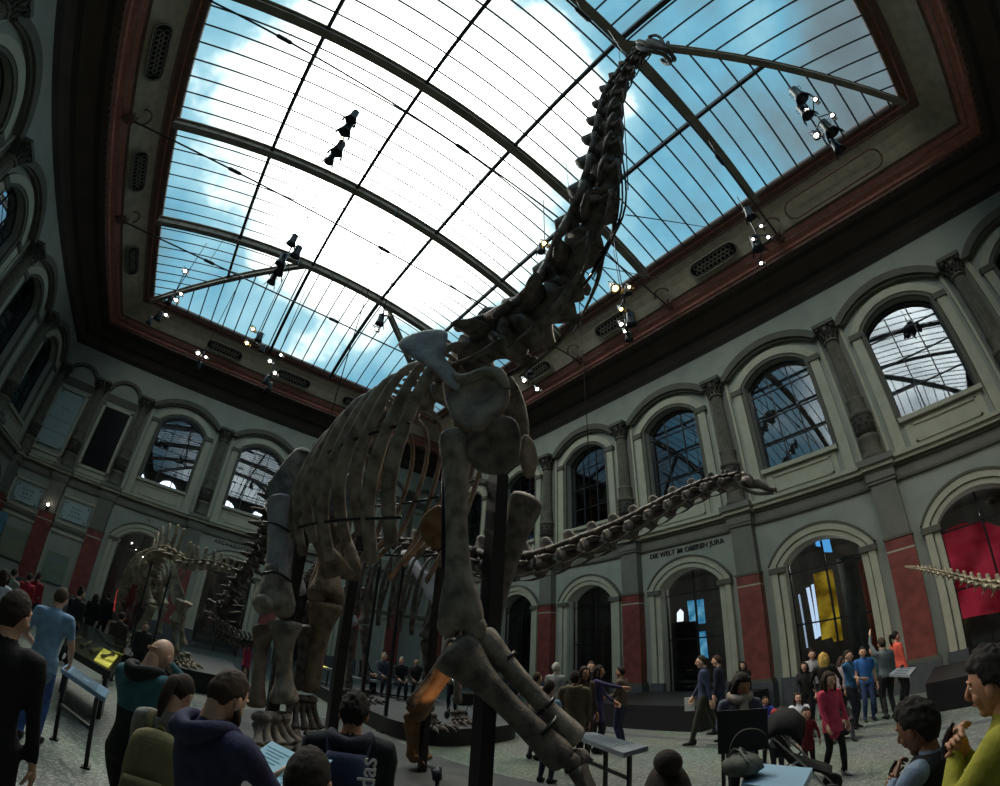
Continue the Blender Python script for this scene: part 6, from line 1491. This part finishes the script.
for lab, pts, warm, pw in (
    ('unlit spotlight cluster hanging before the white glass between the two upper ribs', [((-0.630, 7.860, 15.600), 0, 1.5), ((-0.600, 8.170, 15.300), 0, 1.6), ((-0.600, 8.400, 15.100), 1, 1.0), ((-0.490, 8.650, 14.800), 0, 1.6), ((-0.560, 8.990, 14.600), 0, 1.3)], 0, 0),
    ('dark spotlight cluster in front of the lowest left rib', [((-0.460, 13.090, 14.600), 0, 1.5), ((-0.120, 13.260, 14.300), 0, 1.6), ((-0.500, 13.700, 14.000), 0, 1.6), ((-0.420, 13.990, 13.800), 0, 1.7), ((-0.500, 14.340, 13.500), 0, 1.4)], 0, 0),
    ('spotlight cluster with two glowing lamps beside the vertical glass bars left of centre', [((-0.450, 17.490, 13.200), 1, 1.2), ((-0.460, 18.420, 13.000), 1, 1.3), ((-0.040, 17.710, 13.000), 0, 1.4), ((0.270, 18.130, 12.800), 0, 1.2)], 1, 500),
    ('spotlight cluster in front of the frieze grille on the far side', [((0.780, 18.050, 12.400), 1, 1.2), ((1.200, 18.520, 12.200), 1, 1.2), ((1.090, 17.390, 12.500), 1, .9), ((1.010, 19.250, 12.000), 0, 1.4), ((1.260, 19.700, 12.000), 0, 1.3)], 0, 500),
    ('small spotlight pair low in front of the far cornice', [((-2.330, 19.570, 12.200), 1, 1.3), ((-1.940, 19.620, 12.200), 1, .9), ((-2.120, 20.050, 11.800), 0, 1.2)], 0, 400),
    ('long spotlight string in the far left corner of the skylight', [((-3.950, 16.250, 13.600), 1, 1.2), ((-3.830, 17.290, 13.200), 1, .9), ((-3.970, 17.710, 13.100), 1, 1.2), ((-4.280, 18.080, 13.100), 0, 1.2), ((-4.240, 18.660, 12.800), 1, 1.0), ((-4.600, 19.180, 12.800), 0, 1.4), ((-5.030, 19.840, 12.800), 0, 1.2)], 0, 500),
    ('spotlight pair hanging left of the shoulder blade of the giant skeleton', [((4.020, 13.440, 13.800), 1, 1.2), ((3.970, 13.750, 13.500), 0, 1.5), ((3.970, 14.020, 13.300), 1, 1.0)], 0, 400),
    ('yellow glowing spotlight cluster left of the neck of the giant skeleton', [((6.890, 7.300, 14.600), 1, 1.3), ((7.220, 7.400, 14.300), 1, 1.3), ((6.920, 7.480, 14.400), 0, 1.2)], 1, 600),
    ('brightest yellow spotlight cluster right of the neck of the giant skeleton', [((9.410, 6.380, 13.400), 1, 2.0), ((9.730, 6.000, 13.400), 1, 1.0), ((9.810, 6.130, 13.300), 0, 1.1), ((9.940, 6.620, 12.900), 1, 1.2)], 1, 900),
    ('spotlight cluster below the brightest yellow one before the cornice', [((10.280, 6.940, 12.600), 1, 1.2), ((10.480, 6.950, 12.400), 1, 1.0), ((10.360, 6.560, 12.500), 0, 1.6), ((10.690, 6.960, 12.200), 0, 1.3)], 0, 500),
    ('dark spotlight cluster at the foot of the thick rib on the right', [((11.410, 1.340, 14.200), 1, .9), ((11.000, 1.450, 14.500), 0, 1.5), ((11.440, 1.790, 13.900), 1, .8), ((11.730, 1.340, 13.900), 1, 1.0), ((11.720, 1.810, 13.800), 0, 1.8), ((12.110, 2.000, 13.400), 1, 1.0)], 0, 500),
    ('diagonal spotlight string under the right corner of the skylight', [((8.660, -1.980, 15.000), 0, 1.7), ((8.980, -2.310, 14.900), 1, 1.0), ((9.060, -1.830, 14.700), 0, 1.6), ((9.580, -2.470, 14.600), 1, 1.0), ((9.710, -1.710, 14.400), 1, 1.4), ((9.840, -2.160, 14.400), 0, 1.8), ((10.340, -2.070, 14.100), 0, 1.5)], 0, 600),
    ('spotlight group behind the neck base of the giant skeleton', [((9.100, 10.930, 12.300), 1, .8), ((9.490, 11.300, 12.000), 1, 1.3), ((10.100, 11.200, 11.800), 1, 1.2), ((9.390, 10.830, 12.100), 0, 1.2)], 0, 400)):
    lamp_cluster(lab, None, [(p, away(p) if not on else dn(p, .9), on, s) for p, on, s in pts], warm, pw)
for x, y, z, e in ((18.6, 8.8, 4.6, 45), (18.4, 3.8, 4.8, 45), (18.4, -1.2, 4.8, 40), (18.6, 13.8, 4.6, 30), (CX-5, YF+3, 4.6, 25), (CX, YF+3, 4.6, 8), (18.8, 8.8, 12.5, 30), (18.8, 3.8, 12.5, 30)):
    ld = bpy.data.lights.new('room_fill', 'POINT'); ld.energy = e; ld.color = (1, .9, .78); ld.shadow_soft_size = .2; lo = bpy.data.objects.new('room_fill', ld); COL.objects.link(lo); lo.location = (x, y, z)  # added unseen fill that brightens the rooms behind the openings
# warm spot on the orange fore limb, from the low spotlight on the near side
ld = bpy.data.lights.new('spot_lamp', 'SPOT'); ld.energy = 20; ld.color = (1, .6, .28); ld.spot_size = .6; ld.spot_blend = .6; ld.shadow_soft_size = .05
lo = bpy.data.objects.new('spot_lamp', ld); COL.objects.link(lo); lo.location = (3.3, 5.3, .45); lo.rotation_euler = (V((3.479, 5.901, 1.358))-V(lo.location)).to_track_quat('-Z', 'Y').to_euler()
root = empty('floor_spotlight', (3.3, 5.25, .09), 'small black floor spotlight aimed at the orange bone', 'spotlight')
mb = MB().use(LH, True); mb.lathe([(.09, .09), (.09, .12), (.03, .13), (.03, .3)], (3.3, 5.25, 0), 12); mb.build('base', root)
mb = MB().use(LH, True); a = (V((3.479, 5.901, 1.358))-V((3.3, 5.3, .45))).normalized(); mb.lathe([(.03, -.16), (.06, -.14), (.07, .0), (.06, .0), (.05, -.04)], V((3.3, 5.3, .45))-a*.03, 12, a); mb.build('head', root)
# sloping chest plate by the fore limb, orange lamplight put into its colour
plate('lit_chest_plate', SK, BONELIT, [(2.658, 5.267, 3.517), (2.765, 5.098, 3.705), (2.872, 4.981, 3.777), (2.964, 4.986, 3.296), (2.913, 5.073, 3.152), (2.770, 5.209, 3.247)], .08)
